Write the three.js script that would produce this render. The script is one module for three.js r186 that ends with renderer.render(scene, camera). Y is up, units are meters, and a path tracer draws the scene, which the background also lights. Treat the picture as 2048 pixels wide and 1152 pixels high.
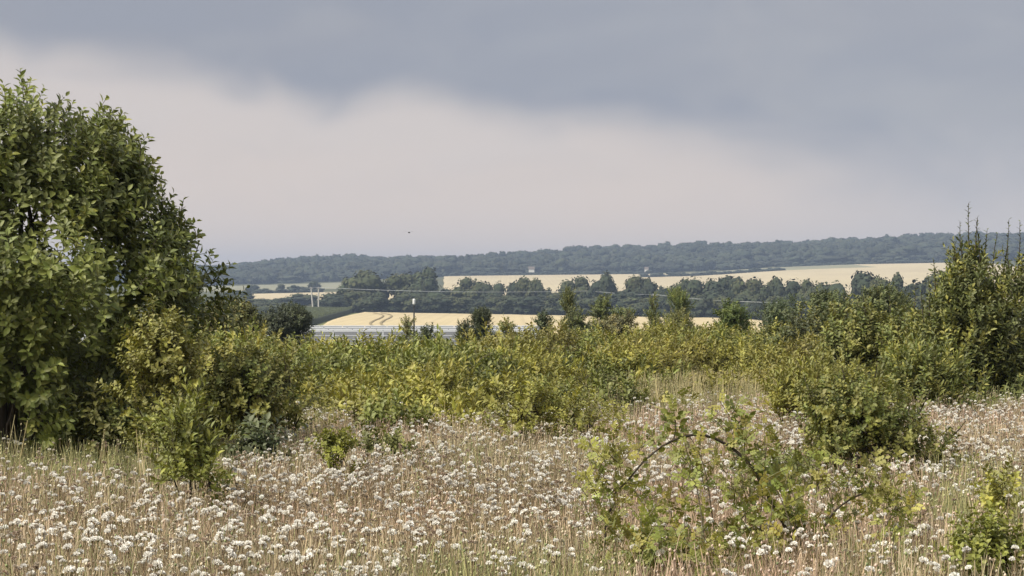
import * as THREE from 'three';
import { mergeGeometries } from 'three/addons/utils/BufferGeometryUtils.js';

// ---------------------------------------------------------------- camera, sky, sun, exposure
const scene = new THREE.Scene();
const camera = new THREE.PerspectiveCamera(14.22, 16 / 9, 0.3, 9000);
camera.position.set(0, 1.6, 0);
camera.lookAt(0, 1.6, -100);
const renderer = new THREE.WebGLRenderer({ antialias: true });
renderer.toneMapping = THREE.LinearToneMapping;
const EXPOSURE = 1.6;
renderer.toneMappingExposure = EXPOSURE;
renderer.shadowMap.enabled = true;

const sun = new THREE.DirectionalLight(new THREE.Color(1.0, 0.93, 0.81), 3.6);
sun.position.set(-140, 185, 95);
sun.castShadow = true;
sun.shadow.radius = 36;
sun.shadow.mapSize.set(4096, 4096);
Object.assign(sun.shadow.camera, { left: -120, right: 120, top: 120, bottom: -120, near: 1, far: 600 });
scene.add(sun); scene.add(sun.target);

scene.fog = new THREE.FogExp2(new THREE.Color(0.58, 0.73, 1.0), 0.00021);

// ---------------------------------------------------------------- numbers
const R = (seed) => { let a = seed >>> 0; return () => { a = (a + 0x6D2B79F5) | 0; let t = Math.imul(a ^ (a >>> 15), 1 | a); t = (t + Math.imul(t ^ (t >>> 7), 61 | t)) ^ t; return ((t ^ (t >>> 14)) >>> 0) / 4294967296; }; };
const hash = (x, y, s = 0) => { let h = Math.imul(x | 0, 374761393) + Math.imul(y | 0, 668265263) + Math.imul(s, 982451653); h = Math.imul(h ^ (h >>> 13), 1274126177); return ((h ^ (h >>> 16)) >>> 0) / 4294967296; };
const sm = (t) => t * t * (3 - 2 * t);
const noise = (x, y, s = 0) => { const i = Math.floor(x), j = Math.floor(y), u = sm(x - i), v = sm(y - j); return (hash(i, j, s) * (1 - u) + hash(i + 1, j, s) * u) * (1 - v) + (hash(i, j + 1, s) * (1 - u) + hash(i + 1, j + 1, s) * u) * v; };
const fbm = (x, y, s = 0, n = 4) => { let a = 0, f = 1, w = 0.5, t = 0; for (let k = 0; k < n; k++) { a += w * noise(x * f, y * f, s + k); t += w; w *= 0.5; f *= 2.03; } return a / t; };
const clamp = (x, a = 0, b = 1) => Math.min(b, Math.max(a, x));
const lerp = (a, b, t) => a + (b - a) * t;
const table = (T, x) => { if (x <= T[0][0]) return T[0][1]; for (let i = 1; i < T.length; i++) if (x <= T[i][0]) return lerp(T[i - 1][1], T[i][1], (x - T[i - 1][0]) / (T[i][0] - T[i - 1][0])); return T[T.length - 1][1]; };
const smoothstep = (a, b, x) => sm(clamp((x - a) / (b - a)));
const V = (x, y, z) => new THREE.Vector3(x, y, z);
const F = 4619;                                   // focal length, in picture units of the survey below
const across = (p, d) => (p - 1024) / F * d;      // metres to the side at distance d
const bearing = (x, d) => 1024 + x / d * F;
const rise = (q, d) => 1.6 + (576 - q) / F * d;   // height at distance d

// ---------------------------------------------------------------- sky: a slate cloud deck above a pale band over the horizon
{
  const W = 2048, Hh = 1024, data = new Float32Array(W * Hh * 4);
  const edge = [[-180, 4.2], [-60, 5.0], [-30, 5.6], [-16, 5.75], [-12.5, 5.65], [-7.7, 5.1], [-4.6, 4.5], [-3.8, 4.7], [-2.8, 4.95], [-1.9, 4.8], [-0.9, 4.5], [1.5, 4.25], [4.6, 3.7], [6.5, 3.2], [8.9, 2.8], [12.5, 2.7], [20, 3.2], [40, 4.2], [90, 4.8], [180, 4.2]];
  const soft = [[-180, 1.4], [-20, 1.2], [-12, 1.0], [-4, 0.75], [0, 0.9], [4, 1.5], [9, 2.2], [14, 2.2], [30, 1.6], [180, 1.4]];
  const lin = (c) => c.map((v) => Math.pow((v / 255 + 0.055) / 1.055, 2.4));
  const slate = lin([157, 161, 172]), slate2 = lin([176, 178, 184]), pale = lin([218, 208, 202]), paleR = lin([199, 197, 200]);
  for (let j = 0; j < Hh; j++) for (let i = 0; i < W; i++) {
    const el = ((j + 0.5) / Hh - 0.5) * 180;
    const az = (((i + 0.5) / W) - 0.25) * 360, a = az > 180 ? az - 360 : az;
    const ar = a * Math.PI / 180, cx = Math.cos(ar), cy = Math.sin(ar);
    // seamless noise round the horizon
    const n1 = fbm(cx * 9 + 20 + el * 0.13, cy * 9 + 20 + el * 0.35, 3, 5) - 0.5;
    const wx = fbm(a * 0.25 + 50, el * 0.6 + 40, 31, 3) * 2.4, n2 = fbm(a * 0.33 + 70 + wx, el * 0.9 + 9 + wx * 0.7, 11, 6) - 0.5, n4 = fbm(a * 0.5 + wx * 1.5 + 15, el * 1.9 + wx + 5, 17, 5) - 0.5;
    const n3 = fbm(cx * 3 + 40, cy * 3 + el * 0.06 + 40, 21, 4) - 0.5;
    const near = Math.abs(a) < 20 ? 0.9 : 1.6;
    const b = table(edge, a) + n2 * near;
    const s = table(soft, a);
    let t = smoothstep(b - s * 0.7, b + s * 0.8, el);
    t = clamp(t + n4 * 0.36 * smoothstep(0.0, 0.35, t) * (1 - 0.75 * smoothstep(0.7, 1, t)) + n1 * 0.16 * smoothstep(0.2, 0.5, t) + Math.max(0, n4) * 0.35 * smoothstep(1.2, 3.5, el) * (1 - t));
    const right = smoothstep(2, 14, a) * (1 - smoothstep(60, 120, a));
    const lo = [0, 1, 2].map((k) => lerp(pale[k], paleR[k], clamp(right * 0.9 + smoothstep(3.2, 5.5, el) * 0.2)));
    const haze = (1 - smoothstep(0.5, 4.2, el)) * (1 - t);
    const up = smoothstep(8, 30, el), m = clamp(0.24 + n3 * 1.0 + n1 * 0.5 + up * 0.25 + n2 * 0.9 + n4 * 0.5);
    const warm = 1 + n2 * 0.03;
    for (let k = 0; k < 3; k++) {
      const hi = lerp(slate[k], slate2[k], m);
      let c = lerp(lo[k], hi, t);
      c *= 1 + haze * [0.2, 0.11, 0.0][k]; if (k === 0) c *= warm; if (k === 2) c /= warm;
      if (el < 0) c = lo[k] * 0.6;
      data[(j * W + i) * 4 + k] = c / EXPOSURE;
    }
    data[(j * W + i) * 4 + 3] = 1;
  }
  const tex = new THREE.DataTexture(data, W, Hh, THREE.RGBAFormat, THREE.FloatType);
  tex.mapping = THREE.EquirectangularReflectionMapping; tex.magFilter = THREE.LinearFilter; tex.minFilter = THREE.LinearFilter; tex.wrapS = THREE.RepeatWrapping; tex.needsUpdate = true;
  scene.background = tex; scene.environment = tex;
}

// ---------------------------------------------------------------- helpers
const taken = new Map();
const numbered = (n) => { const k = taken.get(n) || 0; taken.set(n, k + 1); return k ? n + '_' + String(k).padStart(3, '0') : n; };
const shade = (o) => { o.castShadow = true; o.receiveShadow = true; return o; };
const rgb = (r, g, b) => new THREE.Color().setRGB(r, g, b);
function mesh(name, g, m, parent = scene) { const o = shade(new THREE.Mesh(g, m)); o.name = parent === scene ? numbered(name) : name; parent.add(o); return o; }
function thing(name, label, category, pos = [0, 0, 0], group) { const o = new THREE.Group(); o.name = numbered(name); o.position.set(...pos); o.userData = { label, category }; if (group) o.userData.group = group; scene.add(o); return o; }
function tag(o, label, category, kind, group) { o.userData = { ...o.userData, label, category }; if (kind) o.userData.kind = kind; if (group) o.userData.group = group; return o; }
function geo(pos, idx, col, uv) { const g = new THREE.BufferGeometry(); g.setAttribute('position', new THREE.Float32BufferAttribute(pos, 3)); if (col) g.setAttribute('color', new THREE.Float32BufferAttribute(col, 3)); g.setAttribute('uv', new THREE.Float32BufferAttribute(uv || new Array(pos.length / 3 * 2).fill(0), 2)); g.setIndex(idx); g.computeVertexNormals(); return g; }
// a tapered tube through points with radii
function tube(points, radii, sides = 6) {
  const pos = [], idx = [], n = points.length, t = V(0, 0, 0), a = V(0, 0, 0), b = V(0, 0, 0);
  for (let i = 0; i < n; i++) {
    t.subVectors(points[Math.min(n - 1, i + 1)], points[Math.max(0, i - 1)]).normalize();
    a.set(Math.abs(t.x) < 0.8 ? 1 : 0, 0, Math.abs(t.x) < 0.8 ? 0 : 1).cross(t).normalize(); b.crossVectors(t, a);
    for (let k = 0; k < sides; k++) { const p = k / sides * 2 * Math.PI, c = Math.cos(p) * radii[i], s = Math.sin(p) * radii[i]; pos.push(points[i].x + a.x * c + b.x * s, points[i].y + a.y * c + b.y * s, points[i].z + a.z * c + b.z * s); }
  }
  for (let i = 0; i < n - 1; i++) for (let k = 0; k < sides; k++) { const k2 = (k + 1) % sides, p = i * sides; idx.push(p + k, p + sides + k, p + k2, p + k2, p + sides + k, p + sides + k2); }
  return geo(pos, idx);
}
function curve(a, b, bend, n, rnd, wob = 0.05) { const pts = [], L = a.distanceTo(b); for (let i = 0; i <= n; i++) { const t = i / n, p = a.clone().lerp(b, t); p.addScaledVector(bend, Math.sin(t * Math.PI)); if (i && i < n) p.add(V((rnd() - 0.5) * wob * L, (rnd() - 0.5) * wob * L, (rnd() - 0.5) * wob * L)); pts.push(p); } return pts; }
const taper = (r0, r1, n) => Array.from({ length: n + 1 }, (_, i) => lerp(r0, r1, i / n));
function instanced(name, g, m, list, parent = scene) {          // list of { m: Matrix4, c: Color }
  const o = shade(new THREE.InstancedMesh(g, m, list.length)); o.name = parent === scene ? numbered(name) : name;
  list.forEach((e, i) => { o.setMatrixAt(i, e.m); o.setColorAt(i, e.c); }); o.userData.kind = 'stuff'; parent.add(o); return o;
}
const UP = V(0, 1, 0), q1 = new THREE.Quaternion(), q2 = new THREE.Quaternion();
function place(p, dir, scale, spin) { q1.setFromUnitVectors(UP, dir); q2.setFromAxisAngle(UP, spin); return new THREE.Matrix4().compose(p, q1.clone().multiply(q2), typeof scale === 'number' ? V(scale, scale, scale) : scale); }
const std = (o) => new THREE.MeshStandardMaterial({ roughness: 0.9, ...o });

// a noise map used for grain; metres per tile set by the uv
function grainMap(seed, f, lo, hi, size = 256) {
  const d = new Uint8Array(size * size * 4);
  for (let j = 0; j < size; j++) for (let i = 0; i < size; i++) { let v = 0, w = 0.5, ff = f; for (let k = 0; k < 4; k++) { const x = i / size * ff, y = j / size * ff; const i0 = Math.floor(x), j0 = Math.floor(y), u = sm(x - i0), q = sm(y - j0), h = (a, b) => hash(((a % ff) + ff) % ff, ((b % ff) + ff) % ff, seed + k); v += w * lerp(lerp(h(i0, j0), h(i0 + 1, j0), u), lerp(h(i0, j0 + 1), h(i0 + 1, j0 + 1), u), q); w *= 0.5; ff *= 2; } const t = lerp(lo, hi, clamp(v / 0.94)) * 255; d.set([t, t, t, 255], (j * size + i) * 4); }
  const x = new THREE.DataTexture(d, size, size); x.wrapS = x.wrapT = THREE.RepeatWrapping; x.magFilter = THREE.LinearFilter; x.minFilter = THREE.LinearMipmapLinearFilter; x.generateMipmaps = true; x.needsUpdate = true; return x;
}
const grain = grainMap(5, 16, 0.55, 1.0), grainFine = grainMap(9, 32, 0.0, 1.0);
const bark = std({ color: rgb(0.055, 0.042, 0.03), bumpMap: grainFine, bumpScale: 0.004 });
const barkPale = std({ color: rgb(0.16, 0.13, 0.09) });
const leafMat = (through = 0.35, rough = 0.75) => new THREE.MeshPhysicalMaterial({ color: 0xffffff, vertexColors: true, roughness: rough, transmission: through, thickness: 0, side: THREE.DoubleSide });

// ---------------------------------------------------------------- terrain
const nearProfile = [[-60, 0], [26, 0], [32, -0.08], [40, -0.3], [50, -0.75], [60, -1.25], [75, -2.1], [110, -4], [180, -6.6], [280, -8], [400, -8.2], [480, -7.95], [700, -7.9], [820, -7.6], [1000, -6.5]];
const baseLine = [[-420, 2.5], [-255, 3.2], [-144, 6.5], [-55, 11.8], [0, 12.4], [56, 13], [120, 13.6], [170, 15], [235, 19.5], [300, 22], [380, 23.5], [600, 27]];
const ridgeLine = [[-600, 10], [-390, 15], [-348, 17], [-305, 23], [-196, 28.5], [-75, 26.5], [-14, 29.5], [76, 37.5], [167, 41], [258, 42.5], [349, 46], [440, 50], [531, 54], [700, 54], [900, 60]];
const rowTable = (T, v) => { const w = 14; return (table(T, v - w) + 2 * table(T, v) + table(T, v + w)) / 4; };
function H(x, d) {
  let h;
  if (d <= 1000) { h = (table(nearProfile, d - 4) + 2 * table(nearProfile, d) + table(nearProfile, d + 4)) / 4; if (d > 700 && x < 0) h += 0; }
  else {
    const kx = x / d, b = rowTable(baseLine, kx * 2050), r = rowTable(ridgeLine, kx * 2800);
    if (d < 2050) { const t = (d - 1000) / 1050; h = lerp(-6.5, b, Math.pow(t, 1.08)); }
    else if (d < 2800) { const t = (d - 2050) / 750; h = lerp(b, r, Math.sin(t * Math.PI / 2)); }
    else h = r - (d - 2800) * 0.012;
  }
  if (d < 60) h += (fbm(x * 0.5 + 30, d * 0.5 + 30, 41, 3) - 0.5) * 0.09;
  return h;
}
{
  const ds = [-25, -15, -6]; for (let d = 0; d < 60; d += 1.0) ds.push(d); for (let d = 60; d < 6000; d *= 1.022) ds.push(d);
  const NC = 140, pos = [], col = [], uv = [], idx = [];
  ds.forEach((d) => { for (let i = 0; i <= NC; i++) {
    const x = (i / NC * 2 - 1) * (26 + Math.max(0, d) * 0.55), h = H(x, d);
    pos.push(x, h, -d); uv.push(x / 3, d / 3);
    const n = fbm(x * 0.35 + 9, d * 0.35 + 3, 51, 4), n2 = fbm(x * 0.02 + 9, d * 0.02 + 5, 57, 4);
    const far = smoothstep(27, 34, d + (n - 0.5) * 8);
    const brown = [lerp(0.10, 0.19, n), lerp(0.075, 0.14, n), lerp(0.045, 0.08, n)], green = [lerp(0.07, 0.15, n2), lerp(0.085, 0.14, n2), lerp(0.028, 0.05, n2)];
    for (let k = 0; k < 3; k++) col.push(lerp(brown[k], green[k], far));
  } });
  for (let j = 0; j < ds.length - 1; j++) for (let i = 0; i < NC; i++) { const a = j * (NC + 1) + i, b = a + NC + 1; idx.push(a, a + 1, b, b, a + 1, b + 1); }
  const g = geo(pos, idx, col, uv);
  const o = mesh('ground', g, std({ vertexColors: true, roughness: 1, map: grain, bumpMap: grainFine, bumpScale: 0.03 }));
  tag(o, 'rolling ground falling from the meadow to the valley and up the ridge', 'ground', 'structure');
}
// a crop sheet laid over the ground, with sides as high as the crop
function field(name, c, nu, nv, off, mat, label, edgeNoise = 0, bulge = 0) {
  const pos = [], uv = [], idx = [], col = [];
  for (let j = 0; j <= nv; j++) for (let i = 0; i <= nu; i++) {
    const ci = clamp((i - 1) / (nu - 2)), cj = clamp((j - 1) / (nv - 2)), rim = i === 0 || j === 0 || i === nu || j === nv;
    let x = lerp(lerp(c[0][0], c[1][0], ci), lerp(c[3][0], c[2][0], ci), cj), d = lerp(lerp(c[0][1], c[1][1], ci), lerp(c[3][1], c[2][1], ci), cj);
    const n = fbm(x * 0.03 + 7, d * 0.012 + 3, 61, 4), f = fbm(x * 0.4, d * 0.06, 63, 3);
    x -= bulge * Math.sin(cj * Math.PI) * (bulge > 0 ? 1 - ci * 0.8 : 1);
    x += (n - 0.5) * edgeNoise * (ci < 0.02 || ci > 0.98 ? 1 : 0.3);
    pos.push(x, H(x, d) + (rim ? -0.2 : off + (f - 0.5) * off * 0.25), -d); uv.push(x / 12, d / 12);
    const t = 0.86 + n * 0.2 + (f - 0.5) * 0.12; col.push(t, t * (0.985 + n * 0.02), t * (0.96 + f * 0.06));
  }
  for (let j = 0; j < nv; j++) for (let i = 0; i < nu; i++) { const a = j * (nu + 1) + i, b = a + nu + 1; idx.push(a, a + 1, b, b, a + 1, b + 1); }
  const o = mesh(name, geo(pos, idx, col, uv), mat);
  return tag(o, label, 'field', 'structure');
}
const wheat = std({ color: rgb(0.74, 0.61, 0.36), vertexColors: true, map: grain, roughness: 1 });
const wheatPale = std({ color: rgb(0.72, 0.61, 0.39), vertexColors: true, map: grain, roughness: 1 });
const stubble = std({ color: rgb(0.36, 0.35, 0.22), vertexColors: true, map: grain, roughness: 1 });
const meadowGreen = std({ color: rgb(0.24, 0.25, 0.08), vertexColors: true, map: grain, roughness: 1 });
const maizeMat = std({ color: rgb(0.065, 0.08, 0.03), vertexColors: true, map: grain, roughness: 1, bumpMap: grainFine, bumpScale: 0.4 });
field('wheat_field', [[-40.5, 486], [78, 450], [66, 676], [-52, 818]], 90, 90, 0.7, wheat, 'ripe golden wheat field between the solar panels and the tree belt', 1, 4);
field('grass_margin', [[-47, 470], [-39.5, 472], [-50, 824], [-57, 824]], 12, 60, 0.25, meadowGreen, 'light green grass margin curving along the wheat edge', 1, 4);
field('wheat_field', [[-30, 1010], [330, 1010], [418, 2046], [-60, 2046]], 90, 90, 0.6, wheatPale, 'broad pale wheat field rising behind the tree belt to the wooded ridge', 4);
field('wheat_field', [[-150, 1180], [-58, 1180], [-78, 1465], [-174, 1420]], 40, 30, 0.6, wheatPale, 'small bright wheat field low on the valley side behind hedges', 3);
field('stubble_field', [[-240, 1640], [-100, 1640], [-120, 2040], [-262, 2020]], 40, 30, 0.3, stubble, 'dull grey green field below the wooded ridge', 3);
field('pasture', [[-130, 505], [-53, 500], [-64, 640], [-150, 640]], 30, 30, 0.3, std({ color: rgb(0.42, 0.36, 0.15), vertexColors: true, map: grain, roughness: 1 }), 'pale straw coloured pasture beyond the dark round bush', 2);
field('stubble_field', [[150, 1880], [300, 1905], [300, 2040], [130, 2040]], 30, 20, 0.75, stubble, 'thin grey green field strip above the low hedge on the slope', 3);
// wheel tracks pressed through the crop
for (const off of [0, 2.6]) {
  const path = [[-47.5, 790], [-41.5, 740], [-38.6, 680], [-37.2, 625], [-35, 570], [-31, 520], [-28, 492]], pos = [], idx = [], n = 60, cv = new THREE.CatmullRomCurve3(path.map(([x, d]) => V(x + off, 0, -d)));
  for (let i = 0; i <= n; i++) { const p = cv.getPoint(i / n), w = 0.32; for (const s of [-1, 1]) pos.push(p.x + s * w, H(p.x, -p.z) + 0.86, p.z); if (i < n) idx.push(i * 2, i * 2 + 1, i * 2 + 2, i * 2 + 2, i * 2 + 1, i * 2 + 3); }
  tag(mesh('wheel_track', geo(pos, idx), std({ color: rgb(0.3, 0.24, 0.13), roughness: 1 })), 'brown wheel track curving through the golden wheat', 'track', 'structure');
}

// ---------------------------------------------------------------- far trees: a crown of leaf clumps over lobes
const clumpMat = std({ vertexColors: true, roughness: 0.95, side: THREE.DoubleSide });
function crownGeo(seed, n, size, shape = 1, col = [0.075, 0.095, 0.04]) {      // unit crown: radius about 0.5 in x and z, 0..1 in y
  const r = R(seed), pos = [], idx = [], cc = [], lobes = [];
  const L = 9 + Math.floor(r() * 5);
  for (let k = 0; k < L; k++) { const a = r() * 6.283, h = 0.14 + 0.62 * Math.pow(r(), 0.8), w = 0.30 * Math.sqrt(Math.max(0.05, 1 - Math.pow((h - 0.4) / 0.55, 2))) * (0.55 + 0.6 * r()); lobes.push([Math.cos(a) * w, h, Math.sin(a) * w, 0.15 + 0.12 * r()]); }
  lobes.push([0, 0.45, 0, 0.30]); lobes.push([0, 0.22, 0, 0.3]);
  const ico = new THREE.IcosahedronGeometry(1, 1), ip = ico.attributes.position.array;
  for (const l of lobes) { const b = pos.length / 3; for (let i = 0; i < ip.length; i += 3) { const w = l[3] * (0.8 + 0.14 * hash(Math.round(ip[i] * 50), Math.round(ip[i + 1] * 50), Math.round(ip[i + 2] * 50))); pos.push(l[0] + ip[i] * w, Math.max(0, l[1] + ip[i + 1] * w * 0.85), l[2] + ip[i + 2] * w); cc.push(col[0] * 0.9, col[1] * 0.9, col[2] * 0.9); } for (let i = 0; i < ip.length / 3; i++) idx.push(b + i); }
  const tone = lobes.map(() => 0.8 + 0.45 * r());
  for (let k = 0; k < n; k++) {
    const li = Math.floor(r() * lobes.length), l = lobes[li], z = r() * 2 - 1, a = r() * 6.283, q = Math.sqrt(1 - z * z), rr = l[3] * (0.76 + 0.42 * r());
    const nx = q * Math.cos(a), ny = z, nz = q * Math.sin(a), px = l[0] + nx * rr, py = l[1] + ny * rr * 0.85, pz = l[2] + nz * rr; if (py < 0) continue;
    const s = size * (0.6 + 0.8 * r()), t = V(nx + (r() - 0.5) * 1.1, ny + (r() - 0.3) * 1.1, nz + (r() - 0.5) * 1.1).normalize(), u = V(r() - 0.5, r() - 0.5, r() - 0.5).cross(t).normalize(), v = V(0, 0, 0).crossVectors(t, u), b = pos.length / 3, m = 5, tn = tone[li] * (0.75 + 0.5 * r()), yel = r() * 0.25;
    pos.push(px + t.x * s * 0.25, py + t.y * s * 0.25, pz + t.z * s * 0.25); cc.push(col[0] * tn * (1 + yel), col[1] * tn, col[2] * tn);
    for (let e = 0; e < m; e++) { const an = e / m * 6.283, g = s * (0.5 + 0.8 * r()), c = Math.cos(an) * g, d = Math.sin(an) * g; pos.push(px + u.x * c + v.x * d, py + u.y * c + v.y * d, pz + u.z * c + v.z * d); cc.push(col[0] * tn * (1 + yel), col[1] * tn, col[2] * tn); idx.push(b, b + 1 + e, b + 1 + (e + 1) % m); }
  }
  return geo(pos, idx, cc);
}
const beltCrowns = [1, 2, 3, 4, 5, 6].map((s) => crownGeo(100 + s, 1500, 0.036, 1, [[0.044, 0.06, 0.028], [0.032, 0.046, 0.025], [0.055, 0.068, 0.028]][s % 3]));
const ridgeCrowns = [1, 2, 3].map((s) => crownGeo(200 + s, 260, 0.06, 1, [0.034, 0.046, 0.028]));
const trunkGeo = (() => { const r = R(77), gs = [tube([V(0, -0.06, 0), V(0.01, 0.25, 0), V(0, 0.6, 0.01)], [0.035, 0.026, 0.012], 6)]; for (let k = 0; k < 5; k++) { const a = k * 1.3, h = 0.16 + 0.07 * k; gs.push(tube([V(0, h, 0), V(Math.cos(a) * 0.14, h + 0.12, Math.sin(a) * 0.14), V(Math.cos(a) * 0.27, h + 0.19, Math.sin(a) * 0.27)], [0.015, 0.01, 0.004], 4)); } return mergeGeometries(gs); })();
function farTree(p, topY, w, d, crowns, label, group, name = 'broadleaf_tree', seed = 1) {
  const x = across(p, d), y = H(x, d), h = (rise(topY, d) - y) * (d < 2000 ? 1.13 : 1), t = thing(name, label, 'tree', [x, y, -d], group);
  const s = w / F * d * 1.5;
  const c = mesh('crown', crowns[seed % crowns.length], clumpMat, t); c.scale.set(s, h, s); c.rotation.y = seed * 2.4;
  const k = mesh('trunk', trunkGeo, bark, t); k.scale.set(s, h, s); k.rotation.y = seed;
  return t;
}
// the belt beyond the wheat
const beltD = (p) => table([[400, 900], [700, 842], [950, 836], [1150, 792], [1450, 700], [1700, 610], [1900, 545]], p);
const belt = [[728, 543, 66, 'dark broad tree with a sloping crown beside the pale gap in the belt'], [700, 566, 50], [757, 568, 30], [812, 549, 56], [851, 534, 62, 'tallest dark tree of the belt with a leaning double crown'], [884, 572, 34], [942, 558, 50, 'flat topped tree at the bright field gap in the belt'], [985, 565, 34], [1035, 568, 36], [1062, 557, 38], [1087, 562, 26], [1122, 569, 34], [1157, 556, 50], [1216, 545, 36, 'narrow tall tree rising above its neighbours in front of the pale field'], [1205, 563, 50], [1263, 555, 50], [1292, 556, 36], [1320, 560, 48], [1367, 560, 42], [1405, 557, 48], [1455, 558, 54], [1495, 560, 46], [1540, 554, 50], [1587, 552, 54], [1622, 562, 40], [1658, 565, 54], [1735, 550, 66, 'rounded grey green tree just past the notch in the belt'], [1770, 557, 44], [1808, 547, 46], [1838, 540, 60, 'dark tree half hidden behind the big shrub on the slope'], [1890, 545, 70], [1950, 548, 80]];
const ord = ['first', 'second', 'third', 'fourth', 'fifth', 'sixth', 'seventh', 'eighth', 'ninth', 'tenth', 'eleventh', 'twelfth', 'thirteenth', 'fourteenth', 'fifteenth', 'sixteenth', 'seventeenth', 'eighteenth', 'nineteenth', 'twentieth'];
const nth = (i) => i < 20 ? ord[i] : i < 29 ? 'twenty ' + ord[i - 20] : i === 29 ? 'thirtieth' : 'thirty ' + ord[i - 30];
belt.forEach(([p, q, w, label], i) => farTree(p, q, w, beltD(p) + 8, beltCrowns, label || `${nth(i)} tall tree from the left in the belt behind the wheat`, 'trees of the belt behind the wheat', 'broadleaf_tree', i + 1));
// lower trees and hedge bushes at the foot of the belt
const foot = []; { const r = R(31); for (let p = 690; p < 1960; p += 24 + r() * 12) foot.push([p, 582 + r() * 14 + (p > 1500 ? 4 : 0), 40 + r() * 22]); }
foot.forEach(([p, q, w], i) => farTree(p, q, w, beltD(p) - 6, beltCrowns, `${nth(i)} low bushy tree from the left at the foot of the belt`.replace('thirty', 'thirty'), 'low trees at the foot of the belt', 'bushy_tree', i + 3));
// valley trees on the left
const valley = [[455, 588, 60, 1000], [475, 583, 46, 1010], [515, 598, 60, 960], [548, 597, 40, 930], [585, 592, 52, 1030], [605, 588, 46, 1040], [674, 585, 46, 900], [652, 600, 40, 905], [430, 600, 60, 880], [395, 598, 70, 880], [480, 606, 60, 870], [545, 606, 70, 880], [630, 561, 24, 1490], [505, 571, 22, 1500], [560, 569, 16, 1500], [586, 570, 22, 1500], [612, 572, 22, 1500], [528, 577, 20, 1490]];
valley.forEach(([p, q, w, d], i) => farTree(p, q, w, d, beltCrowns, d > 1400 ? `${ord[i - 12]} small hazy hedgerow tree between the two pale valley fields` : `${ord[i]} valley tree counted from the far bank beside the utility poles`, d > 1400 ? 'hazy hedgerow trees' : 'trees in the valley bottom', d > 1400 ? 'hedgerow_tree' : 'valley_tree', i + 2));
// hedges
function hedge(path, w, h, label, seed) {
  const gs = [], r = R(seed), cv = new THREE.CatmullRomCurve3(path.map(([x, d]) => V(x, 0, -d))), n = Math.ceil(cv.getLength() / (w * 0.55)), o0 = cv.getPoint(0.5);
  for (let i = 0; i <= n; i++) { const p = cv.getPoint(i / n), g = ridgeCrowns[i % 3].clone(), s = w * (0.8 + 0.5 * r()), hh = h * (0.75 + 0.5 * r()); g.applyMatrix4(new THREE.Matrix4().compose(V(p.x - o0.x, H(p.x, -p.z) - H(o0.x, -o0.z) - 0.3, p.z - o0.z), new THREE.Quaternion().setFromAxisAngle(UP, r() * 6), V(s, hh, s))); gs.push(g); }
  const o = mesh('hedge', mergeGeometries(gs), clumpMat); o.position.set(o0.x, H(o0.x, -o0.z), o0.z); return tag(o, label, 'hedge');
}
hedge([[across(1285, 1870), 1860], [across(1420, 1870), 1872], [across(1560, 1890), 1890]], 9, 4.2, 'low dark hedge strip crossing the pale wheat slope', 5);
hedge([[across(850, 2030), 2046], [across(1100, 2040), 2046], [across(1300, 2040), 2044]], 9, 4, 'dark hedge along the top edge of the pale wheat', 6);
hedge([[across(1560, 2040), 2050], [across(1750, 2050), 2052], [across(1960, 2050), 2052]], 9, 3.4, 'shadowy hedge at the foot of the ridge wood', 7);
hedge([[across(470, 1440), 1425], [across(560, 1450), 1446], [across(640, 1470), 1472]], 6, 3.2, 'thin hedge between the two pale valley fields', 8);
hedge([[across(330, 660), 655], [across(450, 650), 650], [across(530, 645), 648], [across(580, 645), 650]], 7, 4.2, 'dark hedge behind the straw coloured pasture', 9);
// the wood on the ridge
{
  const r = R(404), lists = [[], [], []];
  for (let d = 2062; d < 2960; d += 11) for (let x = -0.27 * d; x < 0.29 * d; x += 11) {
    const xx = x + (r() - 0.5) * 8, dd = d + (r() - 0.5) * 8, edge = 2062 + (fbm(xx * 0.02 + 60, 3, 71, 3) - 0.5) * 50; if (dd < edge || r() < 0.1) continue;
    const hh = (8 + 8 * r() * r() + 9 * (fbm(xx * 0.02 + 50, dd * 0.02 + 50, 73, 3) - 0.45)), w = 10 + 17 * r() * r() + 4 * r(), t = 0.65 + 0.7 * r(), y = r() * 0.3;
    lists[Math.floor(r() * 3)].push({ m: new THREE.Matrix4().compose(V(xx, H(xx, dd) - 0.5, -dd), new THREE.Quaternion().setFromAxisAngle(UP, r() * 6.28), V(w, hh, w)), c: rgb(t * (1 + y), t * (1 + y * 0.5), t) });
  }
  lists.forEach((l, i) => tag(instanced('ridge_wood', ridgeCrowns[i], clumpMat, l), ['dense hazy wood covering the far ridge', 'darker crowns mixed through the wood on the far ridge', 'rounder crowns mixed through the wood on the far ridge'][i], 'wood', 'stuff'));
}
[[1771, 465, 11, 'narrow upright tree standing proud on the ridge skyline'], [1820, 464, 34, 'broad domed tree rising from the ridge skyline'], [1857, 463, 20, 'round tree near the shrub tips on the ridge skyline'], [1176, 495, 16, 'round knob of a tree above the middle of the ridge']].forEach(([p, q, w, l], i) => farTree(p, q, w, 2790, ridgeCrowns, l, 'trees on the ridge skyline', 'skyline_tree', i));
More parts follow.
